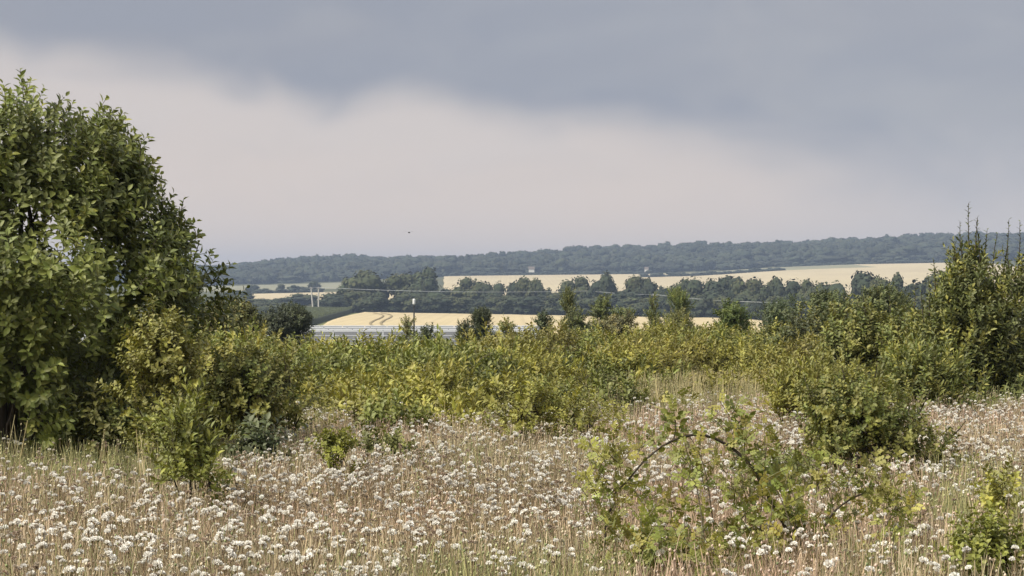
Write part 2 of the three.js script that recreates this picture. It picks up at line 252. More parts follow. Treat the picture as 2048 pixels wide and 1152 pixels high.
// two far white houses
for (const [p, d, w, h, label] of [[1063, 2075, 5, 5.5, 'tiny white house against the foot of the ridge wood'], [1293, 2060, 3.2, 4.5, 'tiny pale cottage gable at the field edge below the wood']]) {
  const x = across(p, d - 15), t = thing('house', label, 'house', [x, H(x, d - 15), -(d - 15)]);
  const b = new THREE.BoxGeometry(w, h * 0.6, 4); b.translate(0, h * 0.3 + 2.2, 0); mesh('wall', b, std({ color: rgb(0.75, 0.73, 0.68) }), t);
  const f = new THREE.BoxGeometry(w, 2.4, 4.02); f.translate(0, 1, 0); mesh('plinth', f, std({ color: rgb(0.4, 0.37, 0.32) }), t);
  const s = new THREE.Shape([new THREE.Vector2(-2.4, 0), new THREE.Vector2(2.4, 0), new THREE.Vector2(0, h * 0.4)]), g = new THREE.ExtrudeGeometry(s, { depth: w + 0.5, bevelEnabled: false }); g.rotateY(Math.PI / 2); g.translate(-(w + 0.5) / 2, h * 0.6 + 2.2, 0); mesh('roof', g, std({ color: rgb(0.16, 0.13, 0.11) }), t);
}
// maize standing at the left of the wheat: rows of upright leaves over a green sheet
field('maize_field', [[-92, 545], [-48.5, 545], [-57.5, 842], [-110, 842]], 30, 60, 1.6, maizeMat, 'dark green maize block on the bank at the wheat corner', 1, 3);
{
  const r = R(91), pos = [], idx = []; for (let k = 0; k < 7; k++) { const a = r() * 6.28, b = pos.length / 3, l = 0.5 + 0.5 * r(), c = Math.cos(a), s = Math.sin(a), h = 1.0 + 0.15 * k; pos.push(0, h, 0, c * l * 0.6 - s * 0.09, h + 0.45, s * l * 0.6 + c * 0.09, c * l * 0.6 + s * 0.09, h + 0.45, s * l * 0.6 - c * 0.09, c * l, h + 0.15, s * l); idx.push(b, b + 1, b + 2, b + 1, b + 3, b + 2); }
  pos.push(-0.04, 0.8, 0, 0.04, 0.8, 0, 0, 2.7, 0); const b = pos.length / 3 - 3; idx.push(b, b + 1, b + 2);
  const g = geo(pos, idx), l = [];
  for (let d = 545; d < 842; d += 1.5) { const q = (d - 545) / 297, x0 = lerp(-92, -110, q), x1 = lerp(-49, -58, q) - 1.2 * Math.sin(q * Math.PI); for (let x = x0; x < x1; x += 0.8) { const t = 0.8 + 0.4 * r(); l.push({ m: new THREE.Matrix4().compose(V(x + r() * 0.3, H(x, d) - 0.1, -d + r()), new THREE.Quaternion().setFromAxisAngle(UP, r() * 6.28), V(1, 0.95 + 0.15 * r(), 1)), c: rgb(0.085 * t, 0.1 * t, 0.038 * t) }); } }
  tag(instanced('maize_crop', g, std({ side: THREE.DoubleSide }), l), 'upright green maize plants filling the block', 'crop', 'stuff');
}

// ---------------------------------------------------------------- utility poles, wires, camera pole
const poleWood = std({ color: rgb(0.55, 0.53, 0.48) }), poleDark = std({ color: rgb(0.05, 0.05, 0.045) });
const tops = [];
for (const [p, q, d, hgt, label] of [[622, 574, 850, 11, 'weathered pole with a slight lean, first of the pair by the maize'], [637, 574, 850, 11, 'upright pale pole, second of the pair by the maize'], [1184, 581, 782, 7.4, 'thin pale pole in front of the belt beside a sapling top'], [1308, 588, 742, 6.6, 'short thin pole before the belt behind the slender sapling'], [1712, 602, 600, 6.2, 'utility pole behind the scrub at the end of the wires']]) {
  const x = across(p, d), top = rise(q, d), y = Math.min(H(x, d), top - hgt) - 0.4, t = thing('utility_pole', label, 'pole', [x, y, -d], 'utility poles across the valley');
  const lean = p === 622 ? -1.0 : 0;
  mesh('post', tube([V(-lean, 0, 0), V(-lean * 0.4, (top - y) * 0.6, 0), V(0, top - y, 0)], [0.3, 0.28, 0.24], 8), poleWood, t);
  const arm = new THREE.BoxGeometry(1.6, 0.14, 0.12); arm.translate(0, top - y - 0.4, 0.24); mesh('crossarm', arm, poleWood, t);
  for (const s of [-0.7, 0, 0.7]) { const g = new THREE.CylinderGeometry(0.06, 0.09, 0.22, 6); g.translate(s, top - y - 0.22, 0.24); mesh('insulator', g, poleDark, t); }
  tops.push(V(x, top - 0.12, -d + 0.24));
}
const wireMat = std({ color: rgb(0.36, 0.38, 0.38), roughness: 0.5 });
[[0, 1, 'first'], [1, 2, 'longest'], [2, 3, 'short'], [3, 4, 'last']].forEach(([a, b, w]) => { for (const s of [-0.7, 0.7]) {
  const A = tops[a].clone().add(V(s, 0, 0)), B = tops[b].clone().add(V(s, 0, 0)), sag = A.distanceTo(B) * 0.008, pts = []; for (let i = 0; i <= 24; i++) { const t = i / 24, p = A.clone().lerp(B, t); p.y -= sag * 4 * t * (1 - t); pts.push(p); }
  tag(mesh('overhead_wire', tube(pts, pts.map(() => 0.045), 5)), `${s < 0 ? 'rear' : 'near'} grey overhead wire of the ${w} span in front of the belt`, 'wire', null, 'overhead wires').material = wireMat;
} });
{
  const d = 380, x = across(828, d), y = H(x, d), top = rise(600, d) - y, t = thing('camera_pole', 'dark slim pole with a white camera housing beside the solar panels', 'pole', [x, y, -d]);
  mesh('post', tube([V(0, -0.3, 0), V(0, top * 0.5, 0), V(0, top - 0.5, 0)], [0.15, 0.13, 0.12], 10), poleDark, t);
  const g = new THREE.CapsuleGeometry(0.24, 0.55, 4, 12); g.translate(0, top - 0.3, 0.1); const hsg = mesh('camera_housing', g, std({ color: rgb(0.75, 0.76, 0.76), roughness: 0.4 }), t);
  const b = new THREE.BoxGeometry(0.5, 0.12, 0.5); b.translate(0, top - 0.95, 0); mesh('bracket', b, poleDark, t);
}
// ---------------------------------------------------------------- solar panels in rows, seen from behind
{
  const back = std({ color: rgb(0.12, 0.125, 0.135), roughness: 0.6 }), frame = std({ color: rgb(0.5, 0.52, 0.54), roughness: 0.5 }), steel = std({ color: rgb(0.2, 0.2, 0.2), roughness: 0.6 });
  const pg = new THREE.BoxGeometry(4.0, 2.5, 0.05), fg = (() => { const gs = []; for (const [w, h, x, y] of [[4.08, 0.2, 0, 1.26], [4.08, 0.16, 0, -1.26], [0.06, 2.5, 2.02, 0], [0.06, 2.5, -2.02, 0], [4.0, 0.08, 0, 0.4], [4.0, 0.08, 0, -0.4]]) { const g = new THREE.BoxGeometry(w, h, 0.09); g.translate(x, y, 0); gs.push(g); } return mergeGeometries(gs); })(), sg = new THREE.CylinderGeometry(0.07, 0.07, 1.9, 6);
  [['nearest', 388, -112, 4], ['second', 403, -114, 4], ['third', 418, -116, 4], ['farthest', 434, -118, 4]].forEach(([w, d, x0, x1]) => {
    const t = thing('solar_panel_row', `${w} long row of pale backed solar panels on short posts`, 'solar panels', [0, 0, -d], 'rows of solar panels');
    for (let x = x0; x < x1; x += 4.2) { const y = H(x, d), p = mesh('panel', pg, back, t); p.position.set(x, y + 1.42, 0); p.rotation.x = -1.0 + Math.PI / 2 - 1.05; p.rotation.x = 1.08 - Math.PI / 2; const f = mesh('frame', fg, frame, p); for (const s of [-1.1, 1.1]) { const k = mesh('post', sg, steel, t); k.position.set(x + s, y + 0.75, -0.15); } }
  });
}
// a bird in the sky
{
  const d = 220, x = across(818, d), t = thing('bird', 'tiny dark bird flying above the ridge', 'bird', [x, rise(465, d), -d]);
  const body = new THREE.SphereGeometry(0.1, 10, 8); body.scale(1, 0.7, 2.0); mesh('body', body, poleDark, t);
  for (const s of [-1, 1]) mesh('wing', geo([s * 0.04, 0.02, -0.1, s * 0.04, 0.02, 0.12, s * 0.28, 0.12, -0.06, s * 0.26, 0.11, 0.08, s * 0.5, 0.05, 0.08], s > 0 ? [0, 2, 1, 1, 2, 3, 2, 4, 3] : [0, 1, 2, 1, 3, 2, 2, 3, 4]), std({ color: rgb(0.05, 0.05, 0.05), side: THREE.DoubleSide }), t);
  mesh('tail', geo([0, 0, 0.15, -0.08, 0, 0.36, 0.08, 0, 0.36], [0, 1, 2]), std({ color: rgb(0.05, 0.05, 0.05), side: THREE.DoubleSide }), t);
}

// ---------------------------------------------------------------- leaves and sprigs
// one leaf, base at the origin, pointing along +y, folded on its midrib and curved
function leafArrays(len, wid, fold, curl) {
  const P = (x, y) => [x, y, Math.abs(x) * fold - curl * (y / len) * (y / len) * len];
  return { pos: [...P(0, 0), ...P(-wid * 0.42, len * 0.3), ...P(wid * 0.42, len * 0.3), ...P(0, len * 0.45), ...P(-wid * 0.46, len * 0.6), ...P(wid * 0.46, len * 0.6), ...P(0, len)], idx: [0, 3, 1, 0, 2, 3, 1, 3, 4, 2, 5, 3, 4, 3, 6, 3, 5, 6] };
}
function addLeaf(out, base, dir, nrm, len, wid, c, fold = 0.35, curl = 0.2) {
  const y = dir.clone().normalize(), z = nrm.clone().addScaledVector(y, -nrm.dot(y)).normalize(), x = V(0, 0, 0).crossVectors(y, z), L = leafArrays(len, wid, fold, curl), b = out.pos.length / 3;
  for (let i = 0; i < L.pos.length; i += 3) { const [px, py, pz] = L.pos.slice(i, i + 3); out.pos.push(base.x + x.x * px + y.x * py + z.x * pz, base.y + x.y * px + y.y * py + z.y * pz, base.z + x.z * px + y.z * py + z.z * pz); out.col.push(...c); }
  L.idx.forEach((k) => out.idx.push(b + k));
}
function sprigGeo(seed, o) {                    // a twig along +y with leaves round it
  const r = R(seed), out = { pos: [], idx: [], col: [] }, N = o.n, L = o.L;
  for (let k = 0; k < N; k++) {
    const t = (k + 0.6) / N, a = k * 2.4 + r() * 0.6, c = Math.cos(a), s = Math.sin(a), up = lerp(o.up0 ?? 0.25, o.up1 ?? 1.1, t);
    const base = V(c * 0.004 + o.bow * L * t * t, t * L, s * 0.004), dir = V(c, up + (r() - 0.5) * 0.5, s), nrm = V(-c * up + (r() - 0.5) * 0.5, 1, -s * up + (r() - 0.5) * 0.5), sz = (0.7 + 0.5 * r()) * (t > 0.85 ? 0.7 : 1), g = 0.8 + 0.4 * r(), y = r() * (o.yellow ?? 0.25);
    if (o.pinnate) { const u = dir.clone().normalize(), w = V(0, 0, 0).crossVectors(u, nrm).normalize(), m = o.pinnate; for (let e = 0; e < m; e++) { const f = (e >> 1) / ((m - 1) / 2), side = e === m - 1 ? 0 : e % 2 ? 1 : -1; addLeaf(out, base.clone().addScaledVector(u, (0.25 + f * 0.75) * o.len * 2.2 * sz), u.clone().multiplyScalar(side ? 0.5 : 1).addScaledVector(w, side), nrm, o.len * sz, o.wid * sz, [g * (1 + y), g, g * 0.9], 0.25, 0.15); } }
    else addLeaf(out, base, dir, nrm, o.len * sz, o.wid * sz, [g * (1 + y), g, g * 0.9], 0.3 + 0.2 * r(), 0.1 + 0.25 * r());
  }
  const tg = tube([V(0, 0, 0), V(o.bow * L * 0.25, L * 0.5, 0), V(o.bow * L * 0.8, L * 0.94, 0)], [o.tw ?? 0.004, (o.tw ?? 0.004) * 0.7, (o.tw ?? 0.004) * 0.35], 3), tp = tg.attributes.position.array, b = out.pos.length / 3;
  for (let i = 0; i < tp.length; i += 3) { out.pos.push(tp[i], tp[i + 1], tp[i + 2]); out.col.push(0.7, 0.55, 0.5); }
  for (const k of tg.index.array) out.idx.push(b + k);
  return geo(out.pos, out.idx, out.col);
}
const sallow = [1, 2, 3].map((s) => sprigGeo(500 + s, { n: 11, L: 0.2, len: 0.07, wid: 0.038, bow: 0.12, yellow: 0.14 }));
const thorn = [1, 2, 3].map((s) => sprigGeo(520 + s, { n: 15, L: 0.2, len: 0.05, wid: 0.032, bow: 0.2, yellow: 0.15 }));
const rose = [1, 2].map((s) => sprigGeo(540 + s, { n: 5, L: 0.16, len: 0.03, wid: 0.02, bow: 0.1, pinnate: 7, yellow: 0.14 }));
const midSprig = [1, 2, 3].map((s) => sprigGeo(560 + s, { n: 14, L: 0.4, len: 0.11, wid: 0.06, bow: 0.15, yellow: 0.14, tw: 0.008 }));
const upSprig = [1, 2].map((s) => sprigGeo(580 + s, { n: 13, L: 0.34, len: 0.085, wid: 0.03, bow: 0.05, up0: 1.2, up1: 2.4, yellow: 0.14 }));
const LEAF = leafMat(0.42, 0.6);

// a bush: stems from the ground, lobes of sprigs round them
function bush(name, label, category, x, d, o) {
  const r = R(o.seed), y0 = H(x, d), t = thing(name, label, category, [x, y0, -d], o.group), lobes = [];
  const rx = o.w / 2, rz = (o.depth ?? o.w) / 2, h = o.h, lo = o.low ?? 0.12;
  for (let k = 0; k < (o.lobes ?? 10); k++) { const a = r() * 6.283, e = Math.sqrt(r()), f = lo + 0.08 + (0.86 - lo - 0.08) * Math.pow(r(), o.topw ?? 0.8), wid = o.cone ? lerp(1, 0.25, f) : Math.sqrt(Math.max(0.1, 1 - Math.pow((f - 0.42) / 0.62, 2))); lobes.push([V(Math.cos(a) * rx * e * wid * 0.75, h * f, Math.sin(a) * rz * e * wid * 0.75), (0.24 + 0.16 * r()) * Math.min(rx * 1.1, h * 0.6, 0.9) * (o.fat ?? 1), 0.75 + 0.5 * r()]); }
  if (o.extra) for (const [ex, ey, ez, er] of o.extra) lobes.push([V(ex, ey, ez), er, 0.9 + 0.3 * r()]);
  const lists = o.sprigs.map(() => []), twigs = [];
  const N = o.n, c0 = o.color;
  for (let k = 0; k < N; k++) {
    const l = lobes[Math.floor(r() * lobes.length)], z = r() * 2 - 1, a = r() * 6.283, q = Math.sqrt(1 - z * z), n = V(q * Math.cos(a), z, q * Math.sin(a)), rad = l[1] * (0.35 + 0.75 * Math.sqrt(r()));
    const p = l[0].clone().addScaledVector(n, rad); if (p.y < 0.03 * h) continue;
    const dir = n.clone().multiplyScalar(0.55).add(V(p.x / (rx + 0.1) * 0.3, o.upward ?? 0.55, p.z / (rz + 0.1) * 0.3)).add(V(r() - 0.5, (r() - 0.5) * 0.8, r() - 0.5)).normalize();
    const tn = l[2] * (0.75 + 0.5 * r()), v = r(), cc = o.color2 && v < (o.mix ?? 0.3) ? o.color2 : c0;
    lists[Math.floor(r() * lists.length)].push({ m: place(p, dir, (o.scale ?? 1) * (0.75 + 0.5 * r()), r() * 6.28), c: rgb(cc[0] * tn, cc[1] * tn, cc[2] * tn) });
    if (k % 7 === 0) twigs.push(tube([l[0].clone().add(V((r() - 0.5) * 0.1, -0.1, (r() - 0.5) * 0.1)), l[0].clone().lerp(p, 0.5).add(V(0, 0.02, 0)), p], [0.009, 0.006, 0.003].map((e) => e * (o.stem ?? 1)), 4));
  }
  lists.forEach((l, i) => { if (l.length) instanced('foliage', o.sprigs[i], LEAF, l, t); });
  const st = Math.min(lobes.length, o.stems ?? 6);
  for (let k = 0; k < st; k++) { const l = lobes[k][0], b = V((r() - 0.5) * 0.12 * rx, -0.06, (r() - 0.5) * 0.12 * rz); mesh('stem', tube(curve(b, l, V(-l.x * 0.2, 0.04 * h, -l.z * 0.2), 5, r, 0.05), taper(0.022 * (o.stem ?? 1) * (0.7 + 0.6 * r()), 0.008 * (o.stem ?? 1), 5), 6), o.bark ?? bark, t); }
  if (twigs.length) { const w = mesh('twigs', mergeGeometries(twigs), o.bark ?? bark, t); w.userData.kind = 'stuff'; }
  if (o.shoots) for (const [sx, sy, sz, len, lean] of o.shoots) shoot(t, V(sx, sy, sz), len, lean, o, r);
  return t;
}
// a long leafy shoot: a thin stem with single leaves up it
function shoot(t, base, len, lean, o, r) {
  const tip = base.clone().add(V(lean * len, len, (r() - 0.5) * 0.2 * len)), pts = curve(base, tip, V((r() - 0.5) * 0.06 * len, 0, 0), 6, r, 0.015), st = mesh('shoot', tube(pts, taper(0.008, 0.003, 6), 5), o.bark ?? bark, t);
  const out = { pos: [], idx: [], col: [] }, n = Math.round(len / (o.leafGap ?? 0.035)), cv = new THREE.CatmullRomCurve3(pts);
  for (let k = 1; k <= n; k++) { const f = k / n, p = cv.getPoint(f), a = k * 2.4 + r(), tn = 0.8 + 0.4 * r(), s = (0.6 + 0.5 * r()) * (f > 0.9 ? 0.7 : 1); addLeaf(out, p, V(Math.cos(a), 0.7 + r() * 0.7, Math.sin(a)), V(-Math.cos(a) * 0.6, 1, -Math.sin(a) * 0.6), (o.leafLen ?? 0.075) * s, (o.leafWid ?? 0.038) * s, o.color.map((c) => c * tn), 0.35, 0.2); }
  const l = mesh('shoot_leaves', geo(out.pos, out.idx, out.col), LEAF, t); l.userData.kind = 'stuff';
}

// ---------------------------------------------------------------- the big sallow on the left
const GREEN = [0.185, 0.23, 0.05], OLIVE = [0.31, 0.33, 0.075], YELLOW = [0.36, 0.375, 0.075], DARK = [0.1, 0.13, 0.05];
{
  const d = 18.7, x = across(-10, d), y0 = H(x, d), r = R(1234), t = thing('sallow_tree', 'large leafy sallow tree with many stems at the meadow edge', 'tree', [x, y0, -d]);
  const outline = [[0.0, 0.15], [0.25, 0.85], [0.5, 1.25], [0.8, 1.5], [1.1, 1.66], [1.45, 1.72], [1.75, 1.68], [2.0, 1.45], [2.2, 1.28], [2.42, 1.06], [2.65, 0.8], [2.82, 0.46], [2.95, 0.1]];   // height, radius
  const lists = sallow.map(() => []), leaves = [], twigs = [], stemEnds = [];
  const lump = (a, h) => 0.66 + 0.62 * fbm(Math.cos(a) * 3.0 + 9, h * 3.4 + Math.sin(a) * 3.0, 81, 3);
  // main stems
  for (let k = 0; k < 17; k++) {
    const a = k * 2.4 + r() * 0.5, h = 0.6 + 2.3 * ((k * 0.618) % 1), R0 = table(outline, h) * lump(a, h) * 0.72, e = V(Math.cos(a) * R0, h, Math.sin(a) * R0), b = V(Math.cos(a) * 0.12, -0.08, Math.sin(a) * 0.12);
    const pts = curve(b, e, V(Math.cos(a) * 0.08, 0.12 + 0.08 * r(), Math.sin(a) * 0.08), 8, r, 0.03); mesh('stem', tube(pts, taper(0.036 + 0.018 * r(), 0.009, 8), 7), bark, t); stemEnds.push(pts);
  }
  // long low limbs reaching toward the meadow
  for (const [ex, ey, ez] of [[1.15, 0.42, 0.35], [1.0, 0.62, 0.5], [0.9, 0.25, 0.6], [-0.9, 0.4, 0.6], [0.4, 0.9, 0.9]]) { const pts = curve(V(0.05, 0, 0.05), V(ex, ey, ez), V(0, 0.07, 0), 8, r, 0.03); mesh('limb', tube(pts, taper(0.03, 0.008, 8), 6), bark, t); stemEnds.push(pts); }
  const nodes = stemEnds.flatMap((p) => p.slice(3));
  const nearest = (p) => { let b = nodes[0], m = 1e9; for (const n of nodes) { const q = n.distanceToSquared(p) + (n.y > p.y ? 0.15 : 0); if (q < m) { m = q; b = n; } } return b; };
  let single = 0;
  const boughs = [];      // clumps of foliage at the ends of the stems, with gaps between them
  for (const [p, q, z] of [[280, 405, 0.2], [315, 465, 0.1], [335, 530, 0.3], [265, 455, 0.4], [235, 350, 0.2], [345, 590, 0.4], [210, 470, 0.5], [180, 430, 0.6], [235, 510, 0.3], [160, 480, 0.7], [200, 540, 0.6], [130, 400, 0.6], [310, 520, 0.5], [190, 295, 0.1], [325, 585, 0.6], [345, 620, 0.2], [255, 400, -0.2], [210, 340, 0.5], [290, 560, -0.1], [320, 500, -0.2]]) boughs.push([V((p + 10) / F * d, rise(q, d) - y0, z), 0.17]);
  for (const p of stemEnds) boughs.push([p[p.length - 1].clone(), 0.3 + 0.1 * r()], [p[5].clone(), 0.3]);
  for (let k = 0; k < 92; k++) { const h = 0.2 + 2.6 * r(), a = k * 2.4 + r(), R0 = table(outline, h) * (0.78 + 0.34 * r()), f = 0.45 + 0.5 * Math.sqrt(r()); boughs.push([V(Math.cos(a) * R0 * f, h, Math.sin(a) * R0 * f), 0.2 + 0.17 * r()]); }
  for (let k = 0; k < 6800; k++) {
    const bo = boughs[Math.floor(r() * boughs.length)], uz = r() * 2 - 1, ua = r() * 6.283, uq = Math.sqrt(1 - uz * uz), ur = bo[1] * Math.cbrt(0.1 + 0.9 * r());
    const p = bo[0].clone().add(V(uq * Math.cos(ua) * ur, uz * ur, uq * Math.sin(ua) * ur)), h = p.y, a = Math.atan2(p.z, p.x), f = Math.hypot(p.x, p.z) / (table(outline, h) + 0.05); if (h < 0.1) continue;
    if (fbm(p.x * 4.6 + 47, p.y * 4.6 + p.z * 2.6 + 61, 83, 2) < (p.x < 0.45 ? 0.3 : 0.38)) continue;      // openings between the boughs
    if (h < 0.7 && f < 0.75) continue;
    const out = V(Math.cos(a), 0, Math.sin(a)), dir = out.multiplyScalar(0.75).add(V(0, lerp(0.15, 1.1, h / 3), 0)).add(V((r() - 0.5) * 1.1, (r() - 0.5) * 0.9, (r() - 0.5) * 1.1)).normalize();
    const tn = (0.6 + 0.8 * r()) * (0.85 + 0.4 * fbm(p.x * 1.5, p.y * 1.5 + p.z, 85, 2)), yl = r() < 0.08 ? 1.4 : 1, sc = 0.85 + 0.45 * r(), c = [GREEN[0] * tn * yl, GREEN[1] * tn * (yl > 1 ? 1.25 : 1), GREEN[2] * tn];
    if (k % 5 === 0) { const n = nearest(p); if (n.distanceTo(p) < 0.32) twigs.push(tube([n, n.clone().lerp(p, 0.5).add(V(0, 0.04, 0)), p], [0.01, 0.007, 0.003], 4)); }
    if (single < 300 && f > 0.82 && p.z > 0.2 && p.x > -0.1 && r() < 0.22) {      // the sprigs nearest the viewer: every leaf apart
      const y = dir, sx = V(r() - 0.5, r() - 0.5, r() - 0.5).cross(y).normalize(), sz = V(0, 0, 0).crossVectors(y, sx);
      for (let e = 0; e < 9 && single < 300; e++, single++) { const an = e * 2.4, u = 0.3 + 0.9 * e / 9, ld = sx.clone().multiplyScalar(Math.cos(an)).addScaledVector(sz, Math.sin(an)).addScaledVector(y, u), nn = y.clone().addScaledVector(ld, -0.5).add(V(0, 0.6, 0)), o = { pos: [], idx: [], col: [] }, ll = 0.078 * sc * (0.7 + 0.45 * r()), g = 0.85 + 0.3 * r(); addLeaf(o, V(0, 0, 0), ld, nn, ll, ll * 0.52, c.map((v) => v * g), 0.35, 0.2); const lf = mesh('leaf', geo(o.pos, o.idx, o.col), LEAF, t); lf.position.copy(p).addScaledVector(y, 0.2 * sc * (e + 0.6) / 9); }
      twigs.push(tube([p, p.clone().addScaledVector(y, 0.19 * sc)], [0.004, 0.002], 3));
    } else lists[Math.floor(r() * 3)].push({ m: place(p, dir, sc, r() * 6.28), c: rgb(...c) });
  }
  lists.forEach((l, i) => instanced('foliage', sallow[i], LEAF, l, t));
  const tw = mesh('twigs', mergeGeometries(twigs), bark, t); tw.userData.kind = 'stuff';
  const o = { color: GREEN.map((c) => c * 0.9), leafGap: 0.028, leafLen: 0.085, leafWid: 0.045 };
  for (const [p, q, len, lean, back] of [[65, 245, 0.42, -0.22, 0], [178, 300, 0.3, -0.1, 0.2], [150, 290, 0.22, -0.15, 0.3], [293, 400, 0.46, 0.02, 0.3], [30, 250, 0.2, 0.1, 0.2], [330, 445, 0.28, 0.05, 0.2], [235, 350, 0.26, -0.1, 0.3], [360, 490, 0.36, 0.1, 0.1], [385, 560, 0.3, 0.2, 0.1], [100, 270, 0.24, 0.1, 0.1], [395, 610, 0.24, 0.3, 0.2]]) shoot(t, V((p + 10) / F * d, rise(q, d) - y0, back), len, lean, o, r);
}
// yellow green young shrubs in front of and beside the sallow
bush('young_shrub', 'yellow green upright young shrub in front of the sallow', 'shrub', across(330, 17.2), 17.2, { seed: 11, w: 0.7, h: 1.45, n: 430, scale: 0.8, lobes: 22, sprigs: thorn, color: YELLOW.map((c) => c * 0.8), color2: OLIVE, mix: 0.5, stems: 6, stem: 0.5, upward: 0.8, fat: 0.8, low: 0.15 });
bush('young_shrub', 'olive leafy shrub filling the foot of the sallow', 'shrub', across(215, 18.0), 18.0, { seed: 12, w: 1.0, h: 0.8, n: 330, lobes: 14, sprigs: sallow, color: OLIVE.map((c) => c * 0.8), color2: GREEN, mix: 0.4, stems: 6, stem: 0.6, low: 0.1 });
bush('sapling', 'slender yellow green sapling standing among the seed heads', 'sapling', across(372, 13.9), 13.9, { seed: 13, w: 0.4, h: 1.05, n: 190, lobes: 18, fat: 0.6, scale: 0.66, sprigs: [...thorn, ...upSprig], color: [0.25, 0.29, 0.05], stems: 2, stem: 0.5, upward: 0.6, low: 0.3, extra: [[0.12, 0.5, 0, 0.1], [0.16, 0.3, 0, 0.07]] });
bush('hawthorn_bush', 'small hawthorn with a dark forked trunk and spreading olive crown', 'bush', across(512, 18.6), 18.6, { seed: 14, w: 1.15, h: 1.06, depth: 0.9, scale: 0.78, n: 560, lobes: 16, sprigs: thorn, color: OLIVE.map((c) => c * 0.85), color2: GREEN, mix: 0.25, stems: 5, stem: 0.9, low: 0.42, topw: 1 });
bush('low_shrub', 'dark little shrub at the foot of the forked hawthorn', 'shrub', across(520, 17), 17, { seed: 15, w: 0.34, h: 0.5, n: 150, lobes: 6, sprigs: thorn, color: DARK, stems: 3, stem: 0.5 });
bush('sapling', 'bright lime sprig leaning over the seed heads', 'sapling', across(668, 15.2), 15.2, { seed: 16, w: 0.2, h: 0.68, n: 70, lobes: 10, fat: 0.7, sprigs: thorn, color: [0.32, 0.36, 0.05], stems: 2, stem: 0.35, low: 0.45, upward: 0.7, scale: 0.6, extra: [[0.1, 0.3, 0, 0.06]] });
bush('low_shrub', 'low olive clump in the meadow beyond the lime sprig', 'shrub', across(775, 17), 17, { seed: 17, w: 0.5, h: 0.5, n: 120, scale: 0.75, lobes: 8, sprigs: thorn, color: [0.21, 0.24, 0.05], stems: 3, stem: 0.4, low: 0.4 });
bush('hawthorn_bush', 'open bush with two forking stems at the middle of the meadow edge', 'bush', across(1085, 19.6), 19.6, { seed: 18, w: 1.0, h: 0.72, depth: 0.8, scale: 0.7, n: 280, lobes: 14, sprigs: thorn, color: OLIVE, color2: YELLOW, mix: 0.25, stems: 6, stem: 0.8, low: 0.4, topw: 1, extra: [[0.4, 0.45, 0.1, 0.18], [0.62, 0.4, 0.1, 0.15]] });
// the shrubs on the right
bush('sallow_bush', 'tall dark shrub with thin upright tips towering over the scrub', 'shrub', across(1965, 27), 27, { seed: 21, w: 2.6, h: 1.6, depth: 1.8, n: 2100, lobes: 30, sprigs: [...sallow, ...upSprig], color: [0.15, 0.185, 0.05], color2: OLIVE, mix: 0.35, stems: 9, stem: 1.1, low: 0.06, cone: 1, upward: 0.9, fat: 0.85, leafLen: 0.07, leafWid: 0.026, leafGap: 0.03, extra: [[-0.13, 1.8, 0, 0.14], [-0.12, 1.6, 0.1, 0.24], [0.4, 1.65, 0, 0.16], [-0.3, 1.4, 0.1, 0.26], [0.3, 1.4, 0.1, 0.25]], shoots: [[-0.05, 1.9, 0.1, 0.5, -0.08], [0.1, 1.8, 0.1, 0.45, 0.1], [-0.7, 1.2, 0.1, 0.4, -0.1], [-0.62, 1.3, 0, 0.45, -0.02], [0.3, 1.75, 0.1, 0.4, -0.05], [-0.14, 2.0, 0, 0.62, -0.02], [-0.22, 1.9, 0, 0.5, -0.1], [-0.34, 1.9, 0.1, 0.25, -0.1], [0.02, 2.0, 0, 0.3, 0.12], [0.24, 1.8, 0, 0.62, 0.1], [0.42, 1.8, 0, 0.6, 0.04], [-0.55, 1.6, 0, 0.36, -0.06], [-0.1, 2.05, 0.1, 0.4, 0.05], [0.5, 1.85, 0.1, 0.3, 0.02]] });
bush('sallow_bush', 'broad olive shrub leaning on the tall shrub with upright tips', 'shrub', across(1780, 28.5), 28.5, { seed: 22, w: 1.9, h: 1.45, depth: 1.6, n: 1900, lobes: 20, sprigs: [...sallow, ...thorn], color: OLIVE.map((c) => c * 0.8), color2: GREEN, mix: 0.35, stems: 7, stem: 0.8, upward: 0.7, low: 0.06, leafLen: 0.07, leafWid: 0.03, shoots: [[-0.3, 1.3, 0, 0.25, -0.1], [0.3, 1.35, 0, 0.3, 0.05], [0.0, 1.35, 0, 0.2, 0]] });
bush('sallow_bush', 'grey green bush between the thicket and the broad olive shrub', 'shrub', across(1600, 34), 34, { seed: 23, w: 1.5, h: 1.3, depth: 1.4, n: 1100, lobes: 16, sprigs: [...sallow, ...thorn], color: [0.13, 0.165, 0.06], color2: OLIVE, mix: 0.3, stems: 6, stem: 0.8, low: 0.06, upward: 0.7 });
bush('hawthorn_bush', 'dense olive bush with a dark hollow underneath, standing in the flowers', 'bush', across(1715, 16.4), 16.4, { seed: 24, w: 1.05, h: 0.95, depth: 0.9, scale: 0.72, n: 900, fat: 0.8, lobes: 22, extra: [[-0.5, 0.35, 0.1, 0.16], [0.52, 0.4, 0, 0.17], [0.66, 0.25, 0.1, 0.12], [-0.3, 0.2, 0.3, 0.15], [-0.75, 0.3, 0, 0.13]], sprigs: thorn, color: OLIVE.map((c) => c * 0.9), color2: GREEN, mix: 0.3, stems: 7, stem: 0.7, low: 0.25, upward: 0.7, leafLen: 0.045, leafWid: 0.028, leafGap: 0.03, shoots: [[-0.3, 0.7, 0.1, 0.3, -0.3], [0.1, 0.85, 0, 0.25, 0.15], [0.35, 0.6, 0.1, 0.3, 0.5], [-0.1, 0.85, 0.1, 0.22, -0.1], [0.5, 0.4, 0.1, 0.28, 0.9]] });
